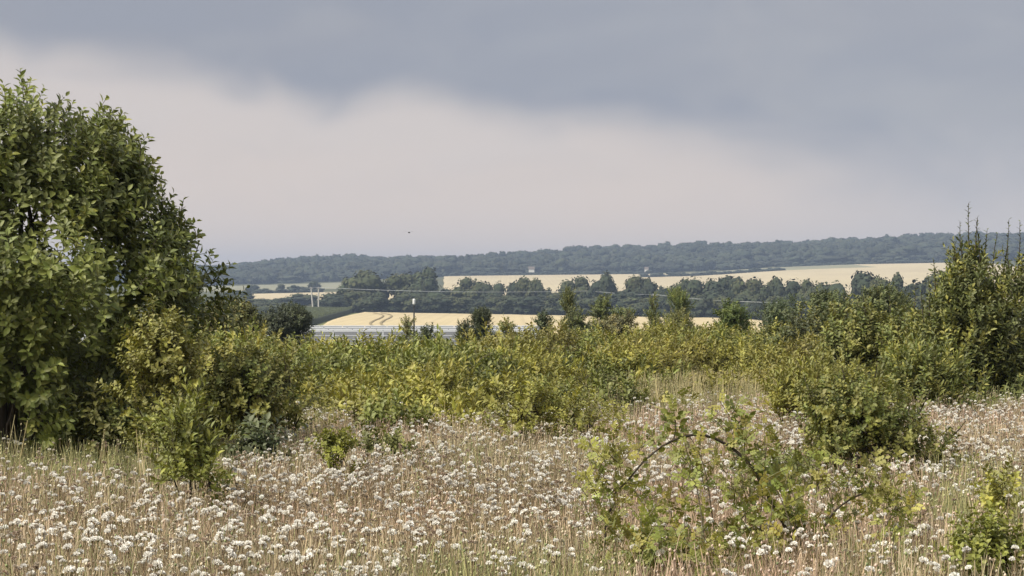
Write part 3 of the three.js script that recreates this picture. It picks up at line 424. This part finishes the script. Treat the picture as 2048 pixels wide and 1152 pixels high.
bush('low_shrub', 'ragged low bush filling the slope between the dense bush and the broad shrub', 'shrub', across(1650, 21.5), 21.5, { seed: 26, w: 1.2, h: 0.78, depth: 0.9, scale: 0.85, n: 420, lobes: 16, sprigs: [...thorn, ...upSprig], color: OLIVE.map((c) => c * 0.9), color2: YELLOW, mix: 0.2, stems: 5, stem: 0.6, low: 0.1, upward: 0.9 });
bush('low_shrub', 'ragged dark bush at the foot of the tall shrub with upright tips', 'shrub', across(1850, 24.5), 24.5, { seed: 27, w: 1.5, h: 0.95, depth: 1.0, scale: 0.9, n: 620, lobes: 18, sprigs: [...sallow, ...upSprig], color: GREEN, color2: OLIVE, mix: 0.4, stems: 5, stem: 0.6, low: 0.06, upward: 0.9 });
bush('low_shrub', 'trailing green bush before the dense olive bush on the flowers', 'shrub', across(1560, 14.6), 14.6, { seed: 25, w: 0.7, h: 0.5, depth: 0.6, scale: 0.7, n: 150, lobes: 10, sprigs: [...thorn, ...rose], color: [0.22, 0.26, 0.055], stems: 4, stem: 0.4, low: 0.35 });

// the dog rose: arching dark canes with pinnate leaves
{
  const d = 11.6, x = across(1590, d), y0 = H(x, d), r = R(888), t = thing('dog_rose', 'arching dog rose with dark bare canes and bright pinnate leaves', 'rose bush', [x, y0, -d]);
  const at = (p, q, z = 0) => V(across(p, d) - x, rise(q, d) - y0, z);
  const canes = [[[at(1612, 1215), at(1588, 1092), at(1540, 1000), at(1500, 930), at(1455, 890), at(1400, 868, 0.05), at(1345, 878, 0.08), at(1290, 915, 0.1), at(1255, 955, 0.12), at(1225, 985, 0.12)], 0.0105], [[at(1230, 1000, 0.1), at(1212, 1030, 0.1), at(1208, 1085, 0.12), at(1206, 1150, 0.12), at(1204, 1215, 0.12)], 0.007], [[at(1620, 1215), at(1628, 1100), at(1645, 1060), at(1672, 1020), at(1720, 990), at(1770, 985)], 0.009], [[at(1500, 930), at(1540, 960, -0.1), at(1580, 1000, -0.15)], 0.006], [[at(1455, 890), at(1480, 850, -0.1), at(1500, 830, -0.1)], 0.005], [[at(1345, 878, 0.08), at(1350, 850, 0.05), at(1345, 825, 0.05)], 0.004], [[at(1590, 1100), at(1500, 1080, 0.2), at(1450, 1082, 0.25), at(1400, 1095, 0.3)], 0.006], [[at(1628, 1100), at(1580, 1040, 0.1), at(1540, 1010, 0.2)], 0.004]];
  for (let k = 0; k < 26; k++) { const bp = 1190 + 600 * ((k * 0.618 + 0.1) % 1), tp = bp + (r() - 0.5) * 130, tq = 850 + 190 * r() + Math.abs(bp - 1480) * 0.12, z = (r() - 0.5) * 0.7; if (k % 3 === 2) continue; canes.push([[at(bp, 1215, z), at(lerp(bp, tp, 0.3) + (r() - 0.5) * 30, lerp(1215, tq, 0.45), z), at(lerp(bp, tp, 0.7), lerp(1215, tq, 0.82), z), at(tp + (tp - bp) * 0.3, tq, z)], 0.0042, 1]); }
  const lists = rose.map(() => []);
  const col = (b = 1) => { const k = (0.75 + 0.5 * r()) * b; return rgb(0.24 * k * (1 + 0.3 * r()), 0.3 * k, 0.065 * k); };
  canes.forEach(([pts, rad, thin]) => { const cv = new THREE.CatmullRomCurve3(pts), p = cv.getPoints(24); mesh('cane', tube(p, taper(rad, rad * 0.38, 24), 7), thin ? barkPale : bark, t); if (thin) for (let k = 0; k < 6; k++) { const f = 0.4 + 0.6 * k / 5, a = r() * 6.28; lists[k % 2].push({ m: place(cv.getPoint(f), V(Math.cos(a), 0.5, Math.sin(a)).normalize(), 0.55 + 0.4 * r(), r() * 6), c: col(1.25) }); } });
  const tuft = (c, n, s, b) => { for (let k = 0; k < n; k++) { const p = c.clone().add(V((r() - 0.5) * s * 2, (r() - 0.5) * s * 1.6, (r() - 0.5) * s * 2)), dir = V((r() - 0.5) * 1.4, 0.3 + r() * 0.5, (r() - 0.3) * 1.2).normalize(); lists[k % 2].push({ m: place(p, dir, 0.55 + 0.4 * r(), r() * 6), c: col(b) }); } };
  for (const [p, q, n, s, z] of [[1225, 905, 9, 0.06, 0.1], [1205, 950, 9, 0.07, 0.1], [1195, 1000, 9, 0.08, 0.15], [1240, 1030, 7, 0.07, 0.15], [1200, 1050, 5, 0.05, 0.15], [1290, 890, 8, 0.06, 0], [1345, 840, 8, 0.06, 0], [1380, 920, 9, 0.07, 0.1], [1395, 960, 6, 0.05, 0.1], [1465, 850, 9, 0.07, -0.1], [1490, 900, 8, 0.07, 0], [1470, 960, 11, 0.08, 0.1], [1490, 1010, 10, 0.08, 0.1], [1480, 1050, 8, 0.07, 0.15], [1450, 1075, 8, 0.07, 0.2], [1545, 980, 8, 0.08, 0], [1570, 1030, 8, 0.08, 0.1], [1610, 1050, 7, 0.07, 0], [1690, 980, 10, 0.09, 0], [1740, 990, 10, 0.08, 0], [1790, 1000, 7, 0.07, 0], [1720, 950, 7, 0.06, 0], [1640, 960, 6, 0.07, -0.1], [1235, 1075, 14, 0.12, 0.8], [1300, 1085, 16, 0.13, 0.85], [1365, 1095, 16, 0.13, 0.85], [1430, 1095, 12, 0.12, 0.7], [1540, 1120, 12, 0.12, 0.2], [1620, 1110, 8, 0.1, 0.1]]) tuft(at(p, q, z), Math.round(n * (q > 1065 ? 1.5 : 0.62)), s, 1);
  lists.forEach((l, i) => instanced('foliage', rose[i], LEAF, l, t));
  // the nearest leaflets, one by one
  const lg = [0, 1, 2].map((k) => { const o = { pos: [], idx: [], col: [] }; addLeaf(o, V(0, 0, 0), V(0, 1, 0), V(0, 0, 1), 0.034 + 0.006 * k, 0.022 + 0.003 * k, [0.2 + 0.03 * k, 0.25 + 0.02 * k, 0.05], 0.3, 0.15); return geo(o.pos, o.idx, o.col); });
  canes.slice(0, 8).forEach(([pts], ci) => { const cv = new THREE.CatmullRomCurve3(pts), n = ci === 0 ? 44 : 18; for (let k = 0; k < n; k++) { const p = cv.getPoint(0.25 + 0.75 * k / n), a = k * 2.4, l = mesh('leaf', lg[k % 3], LEAF, t); l.position.copy(p).add(V(Math.cos(a) * 0.025, 0.005, Math.sin(a) * 0.025)); l.quaternion.setFromUnitVectors(UP, V(Math.cos(a), 0.5, Math.sin(a)).normalize()); } });
}
bush('young_shrub', 'yellow leaved young shrub at the near corner of the meadow', 'shrub', across(1972, 10.2), 10.2, { seed: 31, w: 0.36, h: 0.52, n: 150, lobes: 9, sprigs: thorn, color: [0.26, 0.3, 0.055], stems: 4, stem: 0.4, low: 0.3, upward: 0.9, scale: 0.62 });
bush('sapling', 'sparse yellow leaved sprig above the corner shrub', 'sapling', across(2010, 12.6), 12.6, { seed: 32, w: 0.3, h: 0.62, n: 34, lobes: 8, sprigs: thorn, color: [0.36, 0.38, 0.08], stems: 2, stem: 0.3, low: 0.5, upward: 0.8, scale: 0.7 });

// ---------------------------------------------------------------- mid distance bushes standing above the thicket
const MID = [
  ['dark_bush', 'dark round bush in front of the maize block', 575, 619, 124, 74, [0.068, 0.095, 0.041], 1500, 1],
  ['young_tree', 'pale feathery sapling beside the camera pole', 817, 632, 34, 72, [0.209, 0.241, 0.081], 160, 1],
  ['young_tree', 'small dark bush top just past the camera pole', 858, 651, 22, 72, [0.081, 0.113, 0.048], 120, 0],
  ['young_tree', 'dark spiky bush before the near wheat edge, lower of two', 936, 650, 56, 66, [0.081, 0.107, 0.045], 420, 2],
  ['young_tree', 'dark spiky bush before the near wheat edge, taller of two', 968, 628, 58, 68, [0.084, 0.114, 0.045], 520, 2],
  ['young_tree', 'thin pale bush beside the two dark spiky bushes', 1012, 645, 34, 66, [0.209, 0.241, 0.072], 160, 1],
  ['young_tree', 'compact dark bush before the wheat next to the narrow sapling', 1082, 631, 44, 70, [0.081, 0.117, 0.041], 380, 0],
  ['young_tree', 'narrow pale sapling crossing the tree belt', 1136, 572, 30, 76, [0.193, 0.233, 0.081], 260, 2],
  ['young_tree', 'olive bush under the narrow pale sapling', 1148, 625, 58, 68, [0.145, 0.182, 0.056], 460, 0],
  ['young_tree', 'tall green sapling beside the thin pale pole', 1202, 592, 56, 78, [0.153, 0.199, 0.057], 560, 1],
  ['young_tree', 'round light green bush right of the tall sapling', 1246, 606, 54, 76, [0.177, 0.233, 0.068], 440, 0],
  ['young_tree', 'brownish bush below the round light green one', 1240, 634, 80, 64, [0.177, 0.182, 0.072], 520, 0],
  ['young_tree', 'slender sapling with a drooping tip near the short pole', 1306, 592, 28, 74, [0.193, 0.241, 0.072], 220, 2],
  ['young_tree', 'bright feathery sapling at the far end of the wheat', 1356, 583, 66, 80, [0.193, 0.259, 0.081], 560, 2],
  ['young_tree', 'broad soft bush below the bright feathery sapling', 1350, 632, 90, 66, [0.209, 0.233, 0.072], 520, 0],
  ['dark_bush', 'bright green rounded bush past the end of the wheat', 1452, 617, 92, 62, [0.161, 0.233, 0.048], 760, 0],
  ['dark_bush', 'blue green bush before the belt beside the bright green bush', 1568, 606, 104, 70, [0.113, 0.164, 0.072], 820, 0],
  ['dark_bush', 'olive bush rising to the notch in the tree belt', 1668, 596, 120, 64, [0.137, 0.182, 0.064], 900, 1],
  ['dark_bush', 'tall mixed green bush left of the big pointed shrub', 1775, 585, 130, 52, [0.145, 0.190, 0.057], 1000, 1],
  ['dark_bush', 'grey olive bush behind the forked hawthorn', 455, 622, 130, 46, [0.177, 0.199, 0.064], 900, 1],
  ['dark_bush', 'tangled brown green bush behind the young shrub', 400, 645, 120, 40, [0.193, 0.199, 0.064], 800, 0],
];
MID.forEach(([name, label, p, q, w, d, c, n, up], i) => { const x = across(p, d), h = (rise(q, d) - H(x, d)) * 1.1; bush(name, label, name === 'dark_bush' ? 'bush' : 'young tree', x, d, { seed: 300 + i, w: w / F * d, h, depth: w / F * d, n: Math.round(n * 0.95), fat: 0.85, lobes: up === 2 ? 15 : 17, sprigs: up === 2 ? upSprig : d < 56 ? thorn : midSprig, color: c, color2: c.map((v, k) => v * [1.35, 1.2, 1][k]), mix: 0.3, stems: 4, stem: 1, low: 0.2, upward: up === 2 ? 1.4 : 0.6, cone: up === 2, scale: up === 2 ? 1.0 : d < 56 ? 1.2 : 0.62, group: 'bushes above the thicket' }); });

// ---------------------------------------------------------------- the thicket: one dense mass of bramble and young thorn
{
  const yTop = [[300, 660], [400, 655], [520, 690], [640, 692], [800, 694], [900, 690], [1000, 682], [1100, 674], [1200, 672], [1300, 668], [1400, 660], [1500, 662], [1600, 655], [1700, 645], [2048, 640]], yBot = [[0, 850], [380, 850], [470, 805], [560, 790], [700, 790], [850, 805], [950, 800], [1050, 785], [1200, 780], [1300, 765], [1450, 750], [1600, 755], [1700, 765], [2048, 765]];
  const r = R(2222), lists = [...thorn, ...sallow, ...upSprig].map(() => []);
  const lobes = [];
  for (let k = 0; k < 900 && lobes.length < 460; k++) {
    const p = 250 + r() * 1700, df = 1.2 * F / (table(yBot, p) - 576), out = k % 7 === 5, d = out ? df - 0.5 - r() * r() * 5 : k % 3 === 0 ? df + 0.2 + r() * 2.2 : df + 1.5 + Math.pow(r(), 1.5) * (58 - df), x = across(p, d), y = H(x, d), cap = rise(table(yTop, p) + 4, d) - y, ramp = out ? 0.36 + 0.22 * r() : 0.7 + (d - df) * 0.075, h = Math.min(cap, ramp) * (0.5 + 0.52 * r() + 0.2 * (fbm(x * 0.6 + 40, d * 0.6 + 40, 95, 2) - 0.4)); if (h < 0.25) continue;
    lobes.push([x, y, d, Math.min(out ? 0.2 : 0.8, h * 0.62) * (0.7 + 0.5 * r()), h, 0.78 + 0.38 * r(), fbm(x * 0.25 + 12, d * 0.25 + 50, 97, 3)]);
  }
  for (const [x, y, d, rad, h, tone, hue] of lobes) {
    const n = Math.round(150 * Math.pow(rad / 0.45, 1.6)) + 30, cs = hue > 0.6 ? [0.235, 0.28, 0.06] : hue > 0.44 ? [0.35, 0.36, 0.07] : [0.32, 0.315, 0.072];
    for (let k = 0; k < 5; k++) { const a = r() * 6.28, tn = tone * (0.8 + 0.5 * r()); lists[6 + k % 2].push({ m: place(V(x + Math.cos(a) * rad * 0.7, y + h * (0.75 + 0.2 * r()), -d + Math.sin(a) * rad * 0.7), V(Math.cos(a) * 0.5, 1, Math.sin(a) * 0.5).normalize(), 0.7 + 0.6 * r(), r() * 6), c: rgb(cs[0] * tn, cs[1] * tn, cs[2] * tn) }); }
    for (let k = 0; k < n; k++) {
      const z = r() * 1.5 - 0.5, a = r() * 6.283, zz = clamp(z, -1, 1), q = Math.sqrt(1 - zz * zz), f = 0.6 + 0.45 * r(), P = V(x + q * Math.cos(a) * rad * 1.15 * f, y + Math.max(0.05, (h - rad) + zz * rad * f), -d + q * Math.sin(a) * rad * 1.15 * f);
      if (zz < -0.1) P.y = y + 0.05 + r() * Math.max(0.1, h - rad);
      const dir = V(q * Math.cos(a) * 0.7 + (r() - 0.5), 0.6 + zz * 0.4 + (r() - 0.5) * 0.7, q * Math.sin(a) * 0.7 + (r() - 0.5)).normalize(), tn = tone * (0.62 + 0.62 * r()), kind = (hue > 0.64 ? 3 : 0) + Math.floor(r() * 3);
      lists[kind].push({ m: place(P, dir, 0.85 + 0.5 * r(), r() * 6.28), c: rgb(cs[0] * tn, cs[1] * tn, cs[2] * tn) });
    }
  }
  const gs = [...thorn, ...sallow, ...upSprig]; lists.forEach((l, i) => { if (l.length) tag(instanced('bramble_thicket', gs[i], LEAF, l), 'dense yellow green thicket of bramble and young thorn behind the meadow', 'thicket', 'stuff', 'thicket behind the meadow'); });
  // bare canes arching out of it
  const gc = []; for (let k = 0; k < 150; k++) { const l = lobes[Math.floor(r() * lobes.length)], a = r() * 6.28, b = V(l[0], l[1] + l[4] * 0.3, -l[2]), e = V(l[0] + Math.cos(a) * l[3] * 1.3, l[1] + l[4] * (0.9 + 0.25 * r()), -l[2] + Math.sin(a) * l[3]); gc.push(tube(curve(b, e, V(0, 0.15 * l[4], 0), 5, r, 0.04), taper(0.007, 0.003, 5), 4)); }
  const oc = mesh('bramble_canes', mergeGeometries(gc), barkPale); tag(oc, 'pale thin canes arching out of the thicket', 'canes', 'stuff');
}

// ---------------------------------------------------------------- the meadow
const half = (d) => 0.222 * d * 1.22 + 0.8;
function tuftGeo(seed, n, hgt, spread, wid, heads) {
  const r = R(seed), pos = [], idx = [], col = [];
  for (let k = 0; k < n; k++) {
    const a = r() * 6.283, e = Math.sqrt(r()) * spread, bx = Math.cos(a) * e, bz = Math.sin(a) * e, h = hgt * (0.45 + 0.65 * r()), la = r() * 6.283, lean = h * (0.06 + 0.55 * r() * r()), tx = bx + Math.cos(la) * lean, tz = bz + Math.sin(la) * lean, w = wid * (0.7 + 0.6 * r()), wa = r() * 6.283, wx = Math.cos(wa) * w, wz = Math.sin(wa) * w, b = pos.length / 3, t = 0.65 + 0.7 * r(), c = [t * (1 + 0.15 * (r() - 0.5)), t, t * (0.9 + 0.2 * r())];
    const mx = bx * 0.6 + tx * 0.4, mz = bz * 0.6 + tz * 0.4;
    pos.push(bx - wx, 0, bz - wz, bx + wx, 0, bz + wz, mx - wx * 0.85, h * 0.55, mz - wz * 0.85, mx + wx * 0.85, h * 0.55, mz + wz * 0.85, tx - wx * 0.4, h, tz - wz * 0.4, tx + wx * 0.4, h, tz + wz * 0.4); idx.push(b, b + 1, b + 2, b + 2, b + 1, b + 3, b + 2, b + 3, b + 4, b + 4, b + 3, b + 5); for (let m = 0; m < 6; m++) col.push(...c);
    if (r() < heads) { const s = 0.0035 + 0.004 * r(), b2 = pos.length / 3; pos.push(tx, h - s, tz, tx - s, h + s * 0.4, tz, tx, h + s * 0.6, tz - s, tx + s, h + s * 0.4, tz, tx, h + s * 0.6, tz + s, tx, h + s * 1.6, tz); for (let m = 0; m < 4; m++) { const p = b2 + 1 + m, q = b2 + 1 + (m + 1) % 4; idx.push(b2, q, p, p, q, b2 + 5); } for (let m = 0; m < 6; m++) col.push(c[0] * 1.15, c[1] * 1.2, c[2] * 1.25); }
  }
  return geo(pos, idx, col);
}
const strawMat = new THREE.MeshPhysicalMaterial({ vertexColors: true, roughness: 0.9, transmission: 0.2, thickness: 0, side: THREE.DoubleSide });
{
  const r = R(606), gs = [1, 2, 3].map((s) => tuftGeo(700 + s, 13, 0.42, 0.07, 0.0024, 0.22)), lists = gs.map(() => []), tall = [], tg = tuftGeo(720, 14, 0.5, 0.1, 0.003, 0.5), low = [];
  for (let d = 8.2; d < 31; d += 0.085) { const w = half(d), n = Math.round(2 * w * 0.085 * table([[8, 210], [14, 170], [31, 90]], d)); for (let k = 0; k < n; k++) {
    const x = (r() * 2 - 1) * w, dd = d + r() * 0.085, df = 1.2 * F / (table([[0, 850], [380, 850], [560, 795], [850, 800], [1300, 765], [1600, 755], [2048, 765]], bearing(x, dd)) - 576); if (dd > df + 3.0) continue;
    const hue = fbm(x * 0.9 + 30, dd * 0.45 + 10, 111, 3), g = fbm(x * 0.5 + 3, dd * 0.3 + 80, 113, 3), edge = smoothstep(df - 7, df - 1, dd);
    let c = hue > 0.56 ? [0.62, 0.46, 0.33] : hue > 0.42 ? [0.62, 0.5, 0.33] : [0.53, 0.44, 0.28];
    if (g + edge * 0.36 > 0.62) c = [0.4, 0.38, 0.17];
    if (r() < 0.14) c = [0.24, 0.27, 0.1];
    const t = 0.75 + 0.5 * r();
    lists[k % 3].push({ m: place(V(x, H(x, dd) - 0.02, -dd), V((r() - 0.5) * 0.3, 1, (r() - 0.5) * 0.3).normalize(), V(1, (0.7 + 0.45 * r()) * (0.85 + 0.3 * g), 1), r() * 6.28), c: rgb(c[0] * t, c[1] * t, c[2] * t) });
    if (edge > 0.3 && r() < 0.012 + 0.5 * edge * smoothstep(1150, 1330, bearing(x, dd)) * (1 - smoothstep(1600, 1750, bearing(x, dd)))) tall.push({ m: place(V(x, H(x, dd) - 0.02, -dd), V((r() - 0.5) * 0.3, 1, (r() - 0.5) * 0.3).normalize(), 0.8 + 0.5 * r(), r() * 6.28), c: rgb(0.42 * t, 0.36 * t, 0.19 * t) });
    if (r() < 0.08 + (g > 0.53 ? 0.2 : 0) + 0.15 * edge) low.push({ m: place(V(x, H(x, dd) + 0.02 + r() * 0.12, -dd), V(r() - 0.5, 0.9, r() - 0.5).normalize(), 0.6 + 0.5 * r(), r() * 6.28), c: rgb(0.2 * t, 0.23 * t, 0.06 * t) });
  } }
  const names = ['dry brown stalks covering the flower meadow', 'tan stalks mixed through the flower meadow', 'reddish stalks mixed through the flower meadow'];
  lists.forEach((l, i) => tag(instanced('dry_grass', gs[i], strawMat, l), names[i], 'grass', 'stuff'));
  tag(instanced('straw_grass', tg, strawMat, tall), 'taller pale straw grass along the thicket edge', 'grass', 'stuff');
  tag(instanced('ground_cover', thorn[0], LEAF, low), 'small green leaves low between the dry stalks', 'ground cover', 'stuff');
}
// seed heads: branching stems with fluffy white heads
function headGeo(seed, rad) {                       // a cup of fine white bristles
  const r = R(seed), pos = [], idx = [];
  for (let k = 0; k < 60; k++) { const z = -0.25 + 1.2 * ((k + 0.5) / 60), zz = Math.min(0.98, z), a = k * 2.39996, q = Math.sqrt(1 - zz * zz), n = V(q * Math.cos(a) * 1.12, zz * 0.85, q * Math.sin(a) * 1.12), u = V(0, 0, 0).crossVectors(n, V(r() - 0.5, r() - 0.5, r() - 0.5)).normalize(), L = rad * (0.85 + 0.3 * r()), w = rad * 0.24, b = pos.length / 3; const p = (f, s) => pos.push(n.x * L * f + u.x * s, n.y * L * f + u.y * s, n.z * L * f + u.z * s); p(0.22, 0); p(0.85, -w); p(0.85, w); p(1.05, 0); idx.push(b, b + 1, b + 2, b + 1, b + 3, b + 2); }
  return geo(pos, idx);
}
const heads = [1, 2, 3].map((s) => headGeo(800 + s, 0.0165)), cupGeo = (() => { const g = new THREE.SphereGeometry(0.0052, 6, 5); g.scale(1, 1.3, 1); g.translate(0, -0.003, 0); return g; })();
const fluff = new THREE.MeshPhysicalMaterial({ color: rgb(0.9, 0.88, 0.82), roughness: 1, transmission: 0.15, thickness: 0, side: THREE.DoubleSide }), stalk = std({ color: rgb(0.26, 0.19, 0.11) }), fluffI = new THREE.MeshPhysicalMaterial({ color: 0xffffff, roughness: 1, transmission: 0.15, thickness: 0, side: THREE.DoubleSide });
const plants = [1, 2, 3, 4, 5].map((s) => {
  const r = R(820 + s), n = [1, 1, 2, 3, 2][s - 1], h0 = 0.38 + 0.06 * r(), gs = [], hs = []; const fork = V((r() - 0.5) * 0.05, h0 * 0.7, (r() - 0.5) * 0.05);
  gs.push(tube([V(0, -0.02, 0), V(fork.x * 0.3, h0 * 0.35, fork.z * 0.5), fork], [0.0034, 0.003, 0.0026], 4));
  for (let k = 0; k < n; k++) { const a = k * 2.4 + r(), e = n === 1 ? 0.01 : 0.025 + 0.05 * r(), tip = V(fork.x + Math.cos(a) * e, h0 + (r() - 0.5) * 0.07, fork.z + Math.sin(a) * e); gs.push(tube([fork, fork.clone().lerp(tip, 0.5).add(V(Math.cos(a) * 0.012, 0, Math.sin(a) * 0.012)), tip], [0.0024, 0.002, 0.0017], 4)); hs.push([tip, V((r() - 0.5) * 1.1, 1, (r() - 0.35) * 1.1).normalize(), 0.45 + 0.8 * r() * r() + 0.15 * r(), k % 3]); }
  return { stem: mergeGeometries(gs), hs };
});
{
  const r = R(909), spots = [];
  for (let k = 0; k < 34000; k++) {
    const d = 8.6 + Math.pow(r(), 0.62) * 20, x = (r() * 2 - 1) * half(d), b = bearing(x, d), df = 1.2 * F / (table([[0, 880], [380, 875], [560, 815], [850, 815], [1300, 790], [1500, 775], [1650, 785], [2048, 775]], b) - 576); if (d > df) continue;
    const n = fbm(x * 0.7 + 60, d * 0.35 + 70, 121, 3), dens = clamp(0.55 + (n - 0.45) * 1.5, 0.25, 1) * (b > 1185 && b < 1460 && d < 11.4 ? 0.35 : 1) * lerp(1, 0.28, smoothstep(df - 9, df - 2.5, d)); if (r() > dens) continue;
    spots.push([x, d, r() < 0.44 ? 1 : 0]);
  }
  const white = spots.filter((s) => s[2]).sort((a, b) => a[1] - b[1]), seen = white.filter(([x, d]) => Math.abs(x) < 0.222 * d && d > 9.9).slice(0, 290), rest = spots.filter((s) => !seen.includes(s));
  seen.forEach(([x, d]) => {
    const k = Math.floor(r() * 5), P = plants[k], t = thing('seed_head_plant', ['dry stem topped with one fluffy white seed head in the near meadow', 'dry leaning stem topped with one fluffy white seed head in the near meadow', 'dry forked stem with a pair of fluffy white seed heads in the near meadow', 'dry stem with a bunch of three fluffy white seed heads in the near meadow', 'dry wide forked stem with two fluffy white seed heads in the near meadow'][k], 'wild flower', [x, H(x, d), -d], 'white seed heads in the near meadow'); const s = 0.85 + 0.3 * r(); t.scale.setScalar(s); t.rotation.y = r() * 6.28;
    mesh('stem', P.stem, stalk, t);
    P.hs.forEach(([tip, dir, sc, g]) => { const h = mesh('seed_head', heads[g], fluff, t); h.position.copy(tip); h.quaternion.setFromUnitVectors(UP, dir); h.scale.setScalar(sc * 1.15); mesh('cup', cupGeo, stalk, h); });
  });
  const hl = [[], [], []], sl = plants.map(() => []), M = new THREE.Matrix4(), white1 = [0.86, 0.84, 0.78];
  rest.forEach(([x, d, w]) => { const k = Math.floor(r() * 5), P = plants[k], s = 0.82 + 0.3 * r(), base = new THREE.Matrix4().compose(V(x, H(x, d), -d), new THREE.Quaternion().setFromAxisAngle(UP, r() * 6.28), V(s, s, s)), t = 0.8 + 0.4 * r(); sl[k].push({ m: base, c: rgb(0.26 * t, 0.19 * t, 0.11 * t) }); P.hs.forEach(([tip, dir, sc, g]) => { const c = w ? white1 : [[0.5, 0.43, 0.33], [0.46, 0.36, 0.27], [0.6, 0.54, 0.42]][Math.floor(r() * 3)], u = 0.85 + 0.25 * r(); hl[g].push({ m: base.clone().multiply(place(tip, dir, sc * (w ? 1.1 : 0.8), 0)), c: rgb(...c.map((v) => Math.min(0.92, v * u))) }); }); });
  hl.forEach((l, i) => tag(instanced('seed_heads', heads[i], fluffI, l), ['white and tan seed heads thick across the farther meadow', 'smaller seed heads scattered across the farther meadow', 'leaning seed heads scattered across the farther meadow'][i], 'wild flowers', 'stuff'));
  sl.forEach((l, i) => tag(instanced('flower_stems', plants[i].stem, std({}), l), 'thin brown stems under the farther seed heads', 'stems', 'stuff', 'stems under the farther seed heads'));
}
renderer.render(scene, camera);
